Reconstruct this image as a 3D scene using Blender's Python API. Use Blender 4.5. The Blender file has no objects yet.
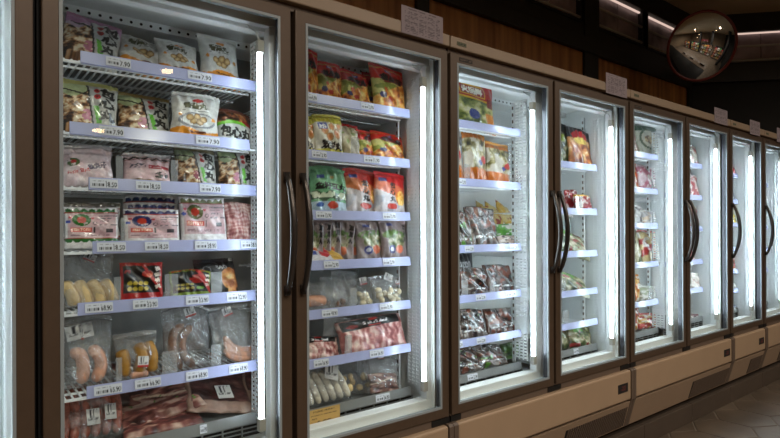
import bpy, math, random
import numpy as np
from mathutils import Vector, Matrix

S = bpy.context.scene
COL = S.collection
D = 1.544                 # door front plane (y); the freezer row runs along x
HC = 1.22                 # eye height
F = 550.0                 # focal length in pixels
TH = math.atan(700.0 / F)
CT, ST = math.cos(TH), math.sin(TH)
ROLL = 0.0043

def place(px, py, Y):
    """where a ray through the photograph meets the vertical plane y = Y (metres)"""
    px = px - ROLL * (py - 231)
    k = (px - 390) / F
    X = Y * (CT + ST * k) / (ST - CT * k)
    zc = X * CT + Y * ST
    yh = 231 - ROLL * (px - 390)
    return X, HC + (yh - py) * zc / F

def lin(c):
    c = np.asarray(c, dtype=float)
    return np.where(c <= 0.04045, c / 12.92, ((c + 0.055) / 1.055) ** 2.4)

def L3(r, g, b):
    v = lin(np.array([r, g, b]) / 255.0)
    return (float(v[0]), float(v[1]), float(v[2]), 1.0)

# ------------------------------------------------------------------ materials
def new_mat(name):
    m = bpy.data.materials.new(name); m.use_nodes = True
    nt = m.node_tree; nt.nodes.clear()
    out = nt.nodes.new('ShaderNodeOutputMaterial')
    return m, nt, out

def pbr(name, rgb, rough=0.5, metal=0.0, noise=0.0, nscale=8.0, bump=0.0, bscale=60.0, attr=False, coat=0.0, spec=0.5, sss=0.0):
    m, nt, out = new_mat(name)
    b = nt.nodes.new('ShaderNodeBsdfPrincipled')
    b.inputs['Roughness'].default_value = rough
    b.inputs['Metallic'].default_value = metal
    b.inputs['Coat Weight'].default_value = coat
    b.inputs['Coat Roughness'].default_value = 0.15
    b.inputs['Specular IOR Level'].default_value = spec
    nt.links.new(b.outputs[0], out.inputs[0])
    tc = nt.nodes.new('ShaderNodeTexCoord')
    if attr:
        a = nt.nodes.new('ShaderNodeAttribute'); a.attribute_name = 'Col'
        src = a.outputs['Color']
    else:
        r = nt.nodes.new('ShaderNodeRGB'); r.outputs[0].default_value = L3(*rgb)
        src = r.outputs[0]
    if noise > 0:
        n = nt.nodes.new('ShaderNodeTexNoise'); n.inputs['Scale'].default_value = nscale
        n.inputs['Detail'].default_value = 5
        nt.links.new(tc.outputs['Object'], n.inputs['Vector'])
        mr = nt.nodes.new('ShaderNodeMapRange')
        mr.inputs['From Min'].default_value = 0.3; mr.inputs['From Max'].default_value = 0.7
        mr.inputs['To Min'].default_value = 1 - noise; mr.inputs['To Max'].default_value = 1 + noise
        nt.links.new(n.outputs['Fac'], mr.inputs['Value'])
        mx = nt.nodes.new('ShaderNodeVectorMath'); mx.operation = 'SCALE'
        nt.links.new(src, mx.inputs[0]); nt.links.new(mr.outputs[0], mx.inputs['Scale'])
        src = mx.outputs[0]
    nt.links.new(src, b.inputs['Base Color'])
    if bump > 0:
        n2 = nt.nodes.new('ShaderNodeTexNoise'); n2.inputs['Scale'].default_value = bscale
        n2.inputs['Detail'].default_value = 3
        nt.links.new(tc.outputs['Object'], n2.inputs['Vector'])
        bp = nt.nodes.new('ShaderNodeBump'); bp.inputs['Strength'].default_value = bump
        bp.inputs['Distance'].default_value = 0.01
        nt.links.new(n2.outputs['Fac'], bp.inputs['Height'])
        nt.links.new(bp.outputs[0], b.inputs['Normal'])
    return m

def emit(name, rgb, strength):
    m, nt, out = new_mat(name)
    e = nt.nodes.new('ShaderNodeEmission'); e.inputs[0].default_value = L3(*rgb); e.inputs[1].default_value = strength
    nt.links.new(e.outputs[0], out.inputs[0])
    return m

def clear(name, base, edge, power, rough, milk=0.0, bump=0.0, bscale=40.0, tint=(255, 255, 255), body=(225, 228, 232)):
    """clear plastic or glass: light goes straight through, more is mirrored at a grazing angle"""
    m, nt, out = new_mat(name)
    g = nt.nodes.new('ShaderNodeNewGeometry')
    dt = nt.nodes.new('ShaderNodeVectorMath'); dt.operation = 'DOT_PRODUCT'
    nt.links.new(g.outputs['Normal'], dt.inputs[0]); nt.links.new(g.outputs['Incoming'], dt.inputs[1])
    def mth(op, a, b=None):
        n = nt.nodes.new('ShaderNodeMath'); n.operation = op
        if hasattr(a, 'links'): nt.links.new(a, n.inputs[0])
        else: n.inputs[0].default_value = a
        if b is not None:
            if hasattr(b, 'links'): nt.links.new(b, n.inputs[1])
            else: n.inputs[1].default_value = b
        return n.outputs[0]
    c = mth('ABSOLUTE', dt.outputs['Value'])
    fac = mth('MULTIPLY_ADD', mth('POWER', mth('SUBTRACT', 1.0, c), power), edge)
    fac.node.inputs[2].default_value = base
    tr = nt.nodes.new('ShaderNodeBsdfTransparent'); tr.inputs[0].default_value = L3(*tint)
    gl = nt.nodes.new('ShaderNodeBsdfGlossy'); gl.inputs['Roughness'].default_value = rough
    sh = gl.outputs[0]
    if bump > 0:
        tc = nt.nodes.new('ShaderNodeTexCoord')
        n2 = nt.nodes.new('ShaderNodeTexNoise'); n2.inputs['Scale'].default_value = bscale
        n2.inputs['Distortion'].default_value = 1.5
        nt.links.new(tc.outputs['Object'], n2.inputs['Vector'])
        bp = nt.nodes.new('ShaderNodeBump'); bp.inputs['Strength'].default_value = bump
        bp.inputs['Distance'].default_value = 0.02
        nt.links.new(n2.outputs['Fac'], bp.inputs['Height'])
        nt.links.new(bp.outputs[0], gl.inputs['Normal'])
    m1 = nt.nodes.new('ShaderNodeMixShader')
    nt.links.new(fac, m1.inputs[0]); nt.links.new(tr.outputs[0], m1.inputs[1]); nt.links.new(sh, m1.inputs[2])
    last = m1.outputs[0]
    if milk > 0:
        df = nt.nodes.new('ShaderNodeBsdfDiffuse'); df.inputs[0].default_value = L3(*body)
        m2 = nt.nodes.new('ShaderNodeMixShader'); m2.inputs[0].default_value = milk
        nt.links.new(last, m2.inputs[1]); nt.links.new(df.outputs[0], m2.inputs[2])
        last = m2.outputs[0]
    nt.links.new(last, out.inputs[0])
    return m

def wood_mat(name, c1, c2):
    m, nt, out = new_mat(name)
    b = nt.nodes.new('ShaderNodeBsdfPrincipled'); b.inputs['Roughness'].default_value = 0.45
    tc = nt.nodes.new('ShaderNodeTexCoord')
    mp = nt.nodes.new('ShaderNodeMapping'); mp.inputs['Scale'].default_value = (14, 14, 0.8)
    n = nt.nodes.new('ShaderNodeTexNoise'); n.inputs['Scale'].default_value = 1.0; n.inputs['Detail'].default_value = 6
    cr = nt.nodes.new('ShaderNodeValToRGB')
    cr.color_ramp.elements[0].position = 0.32; cr.color_ramp.elements[0].color = L3(*c1)
    cr.color_ramp.elements[1].position = 0.68; cr.color_ramp.elements[1].color = L3(*c2)
    nt.links.new(tc.outputs['Object'], mp.inputs[0]); nt.links.new(mp.outputs[0], n.inputs['Vector'])
    nt.links.new(n.outputs['Fac'], cr.inputs[0]); nt.links.new(cr.outputs[0], b.inputs['Base Color'])
    nt.links.new(b.outputs[0], out.inputs[0])
    return m

M = dict(
    frame=pbr('bronze_frame', (88, 71, 57), 0.42, 0.25, 0.06, 30),
    edge=pbr('grey_glass_edge', (146, 154, 158), 0.45, 0.0),
    reveal=pbr('dark_reveal', (62, 62, 68), 0.35, 0.3, spec=0.4),
    trim=pbr('pale_taupe_trim', (148, 127, 106), 0.45, 0.0, 0.04, 6),
    tan=pbr('tan_panel', (166, 140, 114), 0.42, 0.0, 0.04, 6),
    taupe=pbr('taupe_trim', (150, 126, 104), 0.45, 0.0, 0.04, 6),
    cap=pbr('dark_taupe_cap', (98, 82, 70), 0.5),
    black=pbr('black_plastic', (16, 15, 15), 0.5),
    gap=pbr('dark_gap', (10, 9, 9), 0.8),
    white=pbr('white_liner', (238, 240, 240), 0.45, 0.0, 0.03, 5),
    back_shaded=pbr('shaded_grey_back_panel', (150, 150, 148), 0.4, 0.3, 0.06, 7),  # liner made greyer, so its colour carries the shade of the packed bays
    liner=pbr('grey_white_liner', (232, 234, 233), 0.5, 0.0, 0.05, 7),
    metal=pbr('satin_steel', (150, 152, 152), 0.4, 0.6),
    wire=pbr('white_coated_wire', (236, 238, 240), 0.4),
    rail=pbr('lilac_price_rail', (172, 178, 220), 0.3, 0.0, 0.05, 12, coat=0.3),
    deck=pbr('brushed_deck', (150, 152, 152), 0.42, 0.5),
    handle=pbr('dark_satin_handle', (78, 72, 68), 0.3, 0.7),
    printed=pbr('printed_film', (0, 0, 0), 0.32, 0.0, bump=0.5, bscale=34, attr=True, coat=0.6),
    matte=pbr('printed_paper', (0, 0, 0), 0.7, attr=True),
    meat=pbr('frozen_meat', (0, 0, 0), 0.4, 0.0, bump=0.35, bscale=60, attr=True, coat=0.5),
    tray=pbr('filmed_tray', (0, 0, 0), 0.25, 0.0, bump=0.8, bscale=30, attr=True, coat=1.0),
    saus_pink=pbr('pink_sausage', (206, 150, 122), 0.4, 0.0, 0.14, 60, 0.15, 120, coat=0.3),
    saus_brown=pbr('brown_sausage', (132, 98, 80), 0.4, 0.0, 0.25, 90, 0.2, 150, coat=0.3),
    saus_raw=pbr('raw_sausage', (152, 84, 68), 0.4, 0.0, 0.4, 160, 0.2, 200, coat=0.4),
    saus_orange=pbr('orange_sausage', (208, 152, 124), 0.4, 0.0, 0.14, 60, 0.15, 120, coat=0.3),
    saus_yellow=pbr('mustard_wrapper', (164, 116, 40), 0.45, 0.0, 0.2, 50, 0.2, 100),
    roll=pbr('beige_roll', (222, 192, 138), 0.55, 0.0, 0.12, 50, 0.25, 120),
    dough=pbr('pale_dough', (218, 204, 172), 0.55, 0.0, 0.1, 50, 0.2, 90),
    fish=pbr('white_fish_stick', (214, 206, 190), 0.6, 0.0, 0.15, 60, 0.4, 110),
    film=clear('clear_film', 0.15, 0.6, 2.5, 0.14, milk=0.09, bump=1.0, bscale=22),
    frost=clear('frosted_film', 0.10, 0.5, 3.0, 0.14, milk=0.28, bump=0.9, bscale=26),
    divider=clear('clear_divider', 0.12, 0.6, 3.0, 0.08, milk=0.20),
    glass=clear('door_glass', 0.022, 0.75, 5.0, 0.0, tint=(250, 253, 252)),
    led=emit('led_tube', (228, 243, 255), 22.0),
    led_bright=emit('bright_led_tube', (226, 243, 255), 31.0),
    lamp=emit('warm_lamp', (255, 206, 150), 26.0),
    strip=emit('pinkish_strip_light', (255, 222, 206), .55),
    digit=emit('display_digit', (200, 70, 50), 0.12),
    wood=wood_mat('wood_panel', (150, 96, 50), (208, 148, 88)),
    beam=pbr('dark_beam', (38, 36, 31), 0.5, 0.0, 0.1, 4),
    darkwall=pbr('black_wall', (26, 24, 22), 0.7, 0.0, 0.1, 3),
    smoke=pbr('lilac_grey_panel', (150, 136, 142), 0.35, 0.0, 0.55, 4),
    ceil=pbr('beige_plaster', (196, 174, 140), 0.8, 0.0, 0.04, 2),
    store=pbr('store_wall', (120, 100, 78), 0.8, 0.0, 0.1, 2),
    tile=pbr('slate_tile', (88, 76, 64), 0.38, 0.0, 0.35, 4, 0.15, 12),
    grout=pbr('pale_grout', (112, 100, 86), 0.8),
    plinth=pbr('brown_plinth_tile', (76, 64, 54), 0.5, 0.0, 0.12, 6),
    mirror=pbr('mirror', (235, 235, 235), 0.02, 1.0),
    rim=pbr('red_brown_rim', (120, 38, 30), 0.4),
    hub=pbr('fixture_white', (190, 186, 178), 0.5),
)

# ------------------------------------------------------------------ mesh helpers
class MB:
    def __init__(s): s.v = []; s.f = []; s.m = []
    def add(s, v, f, m=0):
        o = len(s.v); s.v += [tuple(p) for p in v]; s.f += [tuple(i + o for i in q) for q in f]; s.m += [m] * len(f); return s
    def box(s, x0, x1, y0, y1, z0, z1, m=0):
        v = [(x0, y0, z0), (x1, y0, z0), (x1, y1, z0), (x0, y1, z0), (x0, y0, z1), (x1, y0, z1), (x1, y1, z1), (x0, y1, z1)]
        return s.add(v, [(0, 3, 2, 1), (4, 5, 6, 7), (0, 1, 5, 4), (1, 2, 6, 5), (2, 3, 7, 6), (3, 0, 4, 7)], m)
    def ring(s, x0, x1, z0, z1, w, y0, y1, m=0, mi=None):
        """a mitred frame standing in the xz plane; mi colours its inner faces"""
        a = [(x0, z0), (x1, z0), (x1, z1), (x0, z1)]; b = [(x0 + w, z0 + w), (x1 - w, z0 + w), (x1 - w, z1 - w), (x0 + w, z1 - w)]
        v = [(p[0], y, p[1]) for y in (y0, y1) for q in (a, b) for p in q]
        f, g = [], []
        for i in range(4):
            j = (i + 1) % 4
            f.append((i, j, 4 + j, 4 + i)); f.append((8 + i, 12 + i, 12 + j, 8 + j)); f.append((i, 8 + i, 8 + j, j))
            g.append((4 + i, 4 + j, 12 + j, 12 + i))
        s.add(v, f, m)
        o = len(s.v) - 16
        s.f += [tuple(o + i for i in q) for q in g]; s.m += [m] * 4 if mi is None else ([mi + 1, mi, mi + 1, mi])
        return s
    def tube(s, pts, r, n=8, m=0, cap=True):
        pts = [Vector(p) for p in pts]; rs = r if hasattr(r, '__len__') else [r] * len(pts)
        v, f = [], []; prev = None
        for i, p in enumerate(pts):
            t = (pts[min(i + 1, len(pts) - 1)] - pts[max(i - 1, 0)]).normalized()
            if prev is None:
                a = Vector((0, 0, 1)) if abs(t.z) < 0.9 else Vector((1, 0, 0))
                prev = (a - t * a.dot(t)).normalized()
            prev = (prev - t * prev.dot(t)).normalized(); bn = t.cross(prev)
            for j in range(n):
                q = 2 * math.pi * j / n
                v.append(p + (prev * math.cos(q) + bn * math.sin(q)) * rs[i])
        for i in range(len(pts) - 1):
            for j in range(n):
                k = (j + 1) % n
                f.append((i * n + j, i * n + k, (i + 1) * n + k, (i + 1) * n + j))
        if cap:
            f.append(tuple(range(n - 1, -1, -1))); f.append(tuple((len(pts) - 1) * n + j for j in range(n)))
        return s.add(v, f, m)
    def build(s, name, mats, parent=None, smooth=False, origin=None, bevel=0.0, seg=2):
        if not isinstance(mats, (list, tuple)): mats = [mats]
        o = origin
        if o is None:
            o = Vector((0, 0, 0)); p = parent
            while p is not None: o = o + p.location; p = p.parent
        me = bpy.data.meshes.new(name)
        me.from_pydata([(a - o[0], b - o[1], c - o[2]) for a, b, c in s.v], [], s.f)
        for mt in mats: me.materials.append(mt)
        me.polygons.foreach_set('material_index', s.m)
        if smooth: me.polygons.foreach_set('use_smooth', [True] * len(me.polygons))
        me.update()
        ob = bpy.data.objects.new(name, me); COL.objects.link(ob)
        if parent is not None: ob.parent = parent
        elif origin is not None: ob.location = origin
        if bevel > 0:
            b = ob.modifiers.new('bevel', 'BEVEL'); b.width = bevel; b.segments = seg; b.limit_method = 'ANGLE'
            b.angle_limit = math.radians(50)
        return ob

def tag(o, label, cat, group=None):
    o['label'] = label; o['category'] = cat
    if group: o['group'] = group
    return o

def empty(name, loc):
    o = bpy.data.objects.new(name, None); o.location = loc; o.empty_display_size = 0.1
    COL.objects.link(o); return o

def struct(o):
    o['kind'] = 'structure'; return o

# ------------------------------------------------------------------ printed designs (numpy colour fields over u, v)
_glyph = {}
def glyphs(text, res=56, bold=0):
    """a bitmap of written characters, rasterised from the built-in font's outlines"""
    if (text, bold) in _glyph: return _glyph[(text, bold)]
    if bold:
        b0 = np.pad(glyphs(text, res), bold); o = b0.copy()
        for i in range(-bold, bold + 1):
            for j in range(-bold, bold + 1): o = np.maximum(o, np.roll(np.roll(b0, i, 0), j, 1))
        _glyph[(text, bold)] = o; return o
    cu = bpy.data.curves.new('lettering', 'FONT'); cu.body = text; cu.resolution_u = 3
    ob = bpy.data.objects.new('lettering', cu); COL.objects.link(ob)
    dg = bpy.context.evaluated_depsgraph_get(); ev = ob.evaluated_get(dg); me = ev.to_mesh()
    me.calc_loop_triangles()
    vs = np.array([v.co[:2] for v in me.vertices]) if len(me.vertices) else np.zeros((0, 2))
    tr = [tuple(t.vertices) for t in me.loop_triangles]
    ev.to_mesh_clear(); bpy.data.objects.remove(ob); bpy.data.curves.remove(cu)
    if len(vs) == 0:
        _glyph[(text, 0)] = np.zeros((4, 4)); return _glyph[(text, 0)]
    lo, hi = vs.min(0), vs.max(0); sz = np.maximum(hi - lo, 1e-6)
    H = res; W = max(4, int(res * sz[0] / sz[1])); W = min(W, 400)
    q = (vs - lo) / sz * [W, H]
    bm = np.zeros((H, W))
    for t in tr:
        a, b, c = q[t[0]], q[t[1]], q[t[2]]
        x0, x1 = int(max(0, min(a[0], b[0], c[0]) - 1)), int(min(W, max(a[0], b[0], c[0]) + 2))
        y0, y1 = int(max(0, min(a[1], b[1], c[1]) - 1)), int(min(H, max(a[1], b[1], c[1]) + 2))
        if x1 <= x0 or y1 <= y0: continue
        gx, gy = np.meshgrid(np.arange(x0, x1) + .5, np.arange(y0, y1) + .5)
        d = (b[1] - c[1]) * (a[0] - c[0]) + (c[0] - b[0]) * (a[1] - c[1])
        if abs(d) < 1e-9: continue
        w1 = ((b[1] - c[1]) * (gx - c[0]) + (c[0] - b[0]) * (gy - c[1])) / d
        w2 = ((c[1] - a[1]) * (gx - c[0]) + (a[0] - c[0]) * (gy - c[1])) / d
        ok = (w1 >= -.02) & (w2 >= -.02) & (w1 + w2 <= 1.02)
        bm[y0:y1, x0:x1][ok] = 1
    _glyph[(text, 0)] = bm
    return bm

def mixc(C, mask, rgb):
    m = np.clip(mask, 0, 1)[..., None]
    c = np.asarray(rgb, dtype=float)
    if c.ndim == 1: c = c / 255.0
    return C * (1 - m) + c * m

def base(U, rgb): return np.ones(U.shape + (3,)) * (np.array(rgb) / 255.0)
def rect(U, V, a, b, c, d): return ((U >= a) & (U <= b) & (V >= c) & (V <= d)).astype(float)
def oval(U, V, cx, cy, rx, ry): return (((U - cx) / rx) ** 2 + ((V - cy) / ry) ** 2 <= 1).astype(float)
def vnoise(U, V, s, seed=0):
    r = np.random.RandomState(seed); g = r.rand(64, 64)
    x = U * s + 7; y = V * s + 7; xi = np.floor(x).astype(int); yi = np.floor(y).astype(int)
    fx = x - xi; fy = y - yi; fx = fx * fx * (3 - 2 * fx); fy = fy * fy * (3 - 2 * fy)
    G = lambda i, j: g[i % 64, j % 64]
    return (G(xi, yi) * (1 - fx) + G(xi + 1, yi) * fx) * (1 - fy) + (G(xi, yi + 1) * (1 - fx) + G(xi + 1, yi + 1) * fx) * fy
def fnoise(U, V, s, seed=0): return .55 * vnoise(U, V, s, seed) + .3 * vnoise(U, V, 2.1 * s, seed + 1) + .15 * vnoise(U, V, 4.3 * s, seed + 2)
def ramp(N, stops):
    xs = [a for a, _ in stops]
    return np.stack([np.interp(N, xs, [c[i] / 255.0 for _, c in stops]) for i in range(3)], -1)
def write(C, U, V, text, cx, cy, w, h, rgb, rot=0.0):
    bm = glyphs(text, 56, 3 if ord(text[0]) > 0x2000 else 1); x = U - cx; y = V - cy
    if rot:
        c, s = math.cos(rot), math.sin(rot); x, y = c * x + s * y, -s * x + c * y
    i = np.floor((x / w + .5) * bm.shape[1]).astype(int); j = np.floor((y / h + .5) * bm.shape[0]).astype(int)
    ok = (i >= 0) & (i < bm.shape[1]) & (j >= 0) & (j < bm.shape[0])
    return mixc(C, ok * bm[np.clip(j, 0, bm.shape[0] - 1), np.clip(i, 0, bm.shape[1] - 1)], rgb)
def food(U, V, seed, s=9, pal=None):
    pal = pal or [(.2, (58, 38, 24)), (.42, (120, 84, 52)), (.58, (186, 148, 100)), (.75, (232, 214, 180))]
    return ramp(fnoise(U, V, s, seed), pal)
MEAT = [(.2, (84, 40, 40)), (.4, (140, 82, 76)), (.55, (188, 140, 132)), (.72, (226, 200, 192))]
GREENS = [(.2, (60, 74, 40)), (.4, (118, 132, 78)), (.55, (176, 170, 140)), (.75, (226, 222, 206))]
NUGGET = [(.2, (130, 62, 22)), (.40, (206, 118, 40)), (.56, (232, 168, 70)), (.74, (248, 220, 150))]

def d_calligraphy(top=(196, 206, 164), pink=(214, 150, 170), words='包心丸', dark=0.0, corner=None):
    def p(U, V):
        C = base(U, top)
        C = mixc(C, (V < .74 - .10 * np.sin(U * 9)) * 1.0, food(U, V, 3, 13, [(.2, (40, 26, 16)), (.4, (116, 78, 46)), (.52, (196, 150, 104)), (.66, (236, 222, 196))]))
        C = mixc(C, (np.abs(V - .80 + .25 * (U - .1) ** 1) < .02) * (U < .5), (50, 44, 36))
        C = mixc(C, oval(U, V, .44, .22, .10, .15) * (vnoise(U, V, 22, 5) > .35), pink)
        d = U - (.42 + .22 * (1 - V) * .6)
        C = mixc(C, (d > 0) * 1.0, (196, 196, 192))
        C = mixc(C, (np.abs(d) < .018) * 1.0, (28, 26, 24))
        C = mixc(C, oval(U, V, .60, .84, .055, .06), (186, 34, 36))
        C = mixc(C, oval(U, V, .61, .68, .06, .065), (186, 34, 36))
        C = mixc(C, oval(U, V, .61, .84, .02, .02) + oval(U, V, .60, .68, .02, .02), (90, 14, 16))
        C = mixc(C, (np.abs(U - .59 - .16 * (.5 - V)) < .045) * (V < .48) * (V > .08), (112, 190, 62))
        for i, ch in enumerate(words):
            C = write(C, U, V, ch, .80, .83 - .28 * i, .30, .26, (26, 24, 24), -.1)
        if corner: C = mixc(C, ((U + V * .5) > 1.36) * 1.0, corner); C = mixc(C, ((V > .80) & (U < .42)) * 1.0, corner)
        return C
    return p
def d_callig_flat():
    def p(U, V):
        C = base(U, (208, 210, 206))
        C = mixc(C, (V > .52) * 1.0, food(U, V, 4, 9, [(.2, (36, 26, 20)), (.45, (110, 70, 44)), (.6, (190, 120, 90)), (.75, (226, 176, 110))]))
        C = mixc(C, (np.abs(V - .5 - .06 * np.sin(U * 4)) < .05) * (U < .75), (128, 200, 60))
        C = mixc(C, oval(U, V, .80, .62, .14, .07), (176, 40, 44))
        C = write(C, U, V, '包心丸', .48, .24, .86, .40, (30, 28, 28), -.12)
        return C
    return p
def d_whiteorange(plate=False, seed=0):
    def p(U, V):
        C = base(U, (222, 221, 216))
        C = write(C, U, V, '香菇丸', .46, .72, .50, .17, (86, 84, 40))
        C = mixc(C, oval(U, V, .52, .86, .11, .05), (196, 52, 44) if plate else (226, 150, 60))
        C = mixc(C, rect(U, V, .18, .74, .585, .61) * (vnoise(U, V, 40, 8) > .35), (96, 98, 84))
        if plate:
            C = mixc(C, oval(U, V, .50, .36, .40, .19), (150, 152, 158)); C = mixc(C, oval(U, V, .52, .37, .34, .15), (226, 226, 222))
        for cx, cy in ((.42, .34), (.56, .32), (.50, .45), (.64, .40), (.34, .42)):
            r = np.sqrt(((U - cx) / .085) ** 2 + ((V - cy) / .08) ** 2)
            C = mixc(C, (r < 1) * 1.0, ramp(r, [(0, (236, 214, 170)), (.7, (196, 160, 104)), (1, (120, 92, 52))]))
        C = mixc(C, oval(U, V, .86, .42, .05, .045) + oval(U, V, .14, .5, .04, .04), (232, 160, 60))
        C = mixc(C, (V < .14 + .05 * np.sin(U * 7 + seed)) * 1.0, (240, 164, 48))
        C = mixc(C, rect(U, V, .3, .7, .05, .10) * (vnoise(U, V, 30, 9) > .5), (120, 60, 20))
        return C
    return p
def d_pinkfrost():
    def p(U, V):
        C = mixc(base(U, (226, 216, 218)), vnoise(U, V, 6, 2) * .6, (222, 186, 192))
        C = mixc(C, oval(U, V, .20, .52, .13, .13) * (vnoise(U, V, 18, 1) > .3), (86, 110, 56)); C = mixc(C, oval(U, V, .20, .53, .06, .06), (188, 44, 50))
        C = write(C, U, V, 'Fish Ball', .30, .24, .42, .10, (200, 60, 60), .12)
        C = write(C, U, V, '鱼丸子', .68, .40, .40, .18, (110, 100, 120), .25)
        return C
    return p
def d_pinkdash(seed=0):
    def p(U, V):
        C = mixc(base(U, (228, 206, 208)), vnoise(U, V, 8, seed) * .5, (214, 172, 176))
        C = mixc(C, (np.abs(V - .88 - .02 * np.sin(U * 40)) < .035) * 1.0, (52, 54, 40)); C = mixc(C, (np.abs(V - .82) < .015) * 1.0, (150, 60, 60))
        C = mixc(C, rect(U, V, .5, .98, .48, .62) * (vnoise(U, V, 26, 4) > .3), (190, 70, 80))
        C = mixc(C, rect(U, V, .1, .45, .5, .68) * (vnoise(U, V, 30, 6) > .55), (110, 104, 116))
        C = mixc(C, oval(U, V, .78, .28, .15, .12) * (vnoise(U, V, 18, 1) > .35), (70, 66, 60))
        C = mixc(C, rect(U, V, .08, .95, .04, .1), (150, 120, 70))
        return C
    return p
def d_scallop(rgb, bottom=True, brown=False):
    def p(U, V):
        C = base(U, (234, 230, 230))
        body = rect(U, V, .05, .95, .12, .84)
        C = mixc(C, body, (212, 186, 188)); C = mixc(C, body * (vnoise(U, V, 7, 3) > .6) * .5, (204, 160, 166))
        e = (.07 * np.abs(np.sin(U * 22)) ** .7)
        C = mixc(C, ((V > .84) & (V < .88 + e)) * rect(U, V, .03, .93, 0, 1), rgb); C = mixc(C, (np.abs(V - .83) < .014) * 1.0, (168, 58, 54))
        if bottom: C = mixc(C, ((V < .12) & (V > .07 - e)) * 1.0, rgb); C = mixc(C, (np.abs(V - .125) < .014) * 1.0, (190, 70, 60))
        wreath = oval(U, V, .30, .63, .17, .17) * (vnoise(U, V, 20, 6) > .22)
        C = mixc(C, wreath, rgb); C = mixc(C, oval(U, V, .30, .63, .085, .09), (196, 62, 40))
        C = mixc(C, oval(U, V, .10, .70, .035, .03) + oval(U, V, .50, .68, .03, .03), (196, 70, 84))
        C = mixc(C, oval(U, V, .06, .58, .045, .04), (72, 92, 190)); C = mixc(C, oval(U, V, .54, .54, .045, .05) - oval(U, V, .54, .54, .03, .035), (90, 90, 96))
        C = mixc(C, rect(U, V, .10, .48, .30, .42), (214, 92, 82)); C = write(C, U, V, 'FISH TOFU', .29, .36, .32, .07, (250, 220, 200))
        C = mixc(C, rect(U, V, .52, .54, .28, .44), (50, 48, 52)); C = mixc(C, rect(U, V, .74, .88, .28, .38), (80, 74, 82))
        for i, yy in enumerate((.72, .66, .58, .48)):
            C = mixc(C, rect(U, V, .62, .62 + .07 * (5 - i % 3), yy, yy + .035) * (vnoise(U, V, 34, 7 + i) > .4), (140, 128, 136))
        C = mixc(C, rect(U, V, .10, .9, .18, .22) * (vnoise(U, V, 34, 17) > .5), (160, 130, 138))
        if brown: C = mixc(C, rect(U, V, .02, .98, .9, .98) * .6, (120, 110, 90))
        return C
    return p
def d_redblack():
    def p(U, V):
        C = base(U, (188, 34, 36)); C = mixc(C, rect(U, V, .06, .90, .13, .90), (28, 20, 20))
        C = mixc(C, ((U + .55 * V > .98) & (U + .55 * V < 1.08) & (V < .92)) * 1.0, (190, 44, 40))
        C = mixc(C, oval(U, V, .62, .66, .14, .10), (196, 58, 46)); C = mixc(C, oval(U, V, .66, .62, .08, .06), (230, 120, 80))
        for i in range(2):
            for j in range(4): C = mixc(C, oval(U, V, .20 + j * .125, .24 + i * .15, .055, .06), (196, 176, 66))
        for i in range(4): C = write(C, U, V, '辣味烤肉'[i], .86 - .0 * i, .80 - .17 * i, .13, .13, (240, 226, 214), .3)
        C = mixc(C, rect(U, V, .08, .28, .68, .78) * (vnoise(U, V, 20, 3) > .5), (170, 50, 48))
        return C
    return p
def d_greenblack():
    def p(U, V):
        C = base(U, (148, 170, 70)); C = mixc(C, rect(U, V, .05, .95, .10, .90), (30, 30, 24))
        C = mixc(C, oval(U, V, .66, .60, .20, .17) * (vnoise(U, V, 12, 2) > .2), (176, 50, 44))
        C = mixc(C, ((U + .40 * V > .98) & (U + .40 * V < 1.12)) * 1.0, (200, 56, 50))
        for i in range(2):
            for j in range(4): C = mixc(C, oval(U, V, .16 + j * .12, .26 + i * .14, .05, .05), (176, 160, 78))
        C = mixc(C, oval(U, V, .72, .26, .10, .06), (120, 170, 60))
        for i in range(3): C = write(C, U, V, '烤肉片'[i], .90, .76 - .19 * i, .11, .13, (240, 226, 214), .25)
        C = mixc(C, rect(U, V, .04, .96, .93, .99) * (vnoise(U, V, 30, 2) > .4), (180, 60, 40))
        return C
    return p
def d_blackwindow():
    def p(U, V):
        C = base(U, (34, 34, 38))
        C = mixc(C, oval(U, V, .80, .34, .24, .38), food(U, V, 7, 5, [(.2, (150, 84, 44)), (.45, (200, 128, 70)), (.65, (232, 178, 112)), (.8, (244, 214, 160))]))
        C = write(C, U, V, 'BAO', .62, .76, .30, .14, (220, 220, 222)); C = mixc(C, oval(U, V, .26, .70, .10, .12) - oval(U, V, .26, .70, .085, .1), (160, 160, 166))
        return C
    return p
def d_snack(seed=0, words='鱼皮角'):
    def p(U, V):
        C = base(U, (214, 56, 40)); C = mixc(C, (V > .93) * 1.0, (206, 150, 60))
        C = mixc(C, (V < .66 - .1 * U) * 1.0, (208, 200, 120)); C = mixc(C, (V < .63 - .1 * U) * (vnoise(U, V, 9, seed) > .5), (152, 158, 70))
        C = mixc(C, ((V < .52 * U + .18)) * 1.0, food(U, V, 11 + seed, 10, NUGGET))
        C = mixc(C, oval(U, V, .55, .70, .36, .12), (150, 24, 26)); C = write(C, U, V, words, .55, .70, .60, .17, (28, 20, 20), -.08)
        C = write(C, U, V, words, .545, .705, .60, .17, (40, 26, 24), -.08)
        C = mixc(C, rect(U, V, .38, .58, .84, .91), (52, 70, 150)); C = mixc(C, rect(U, V, .41, .55, .86, .89), (220, 224, 236))
        C = mixc(C, oval(U, V, .24, .24, .10, .08), (66, 62, 110)); C = mixc(C, oval(U, V, .46, .18, .09, .06), (196, 62, 50)); C = mixc(C, oval(U, V, .34, .4, .06, .05), (206, 90, 50))
        return C
    return p
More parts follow.
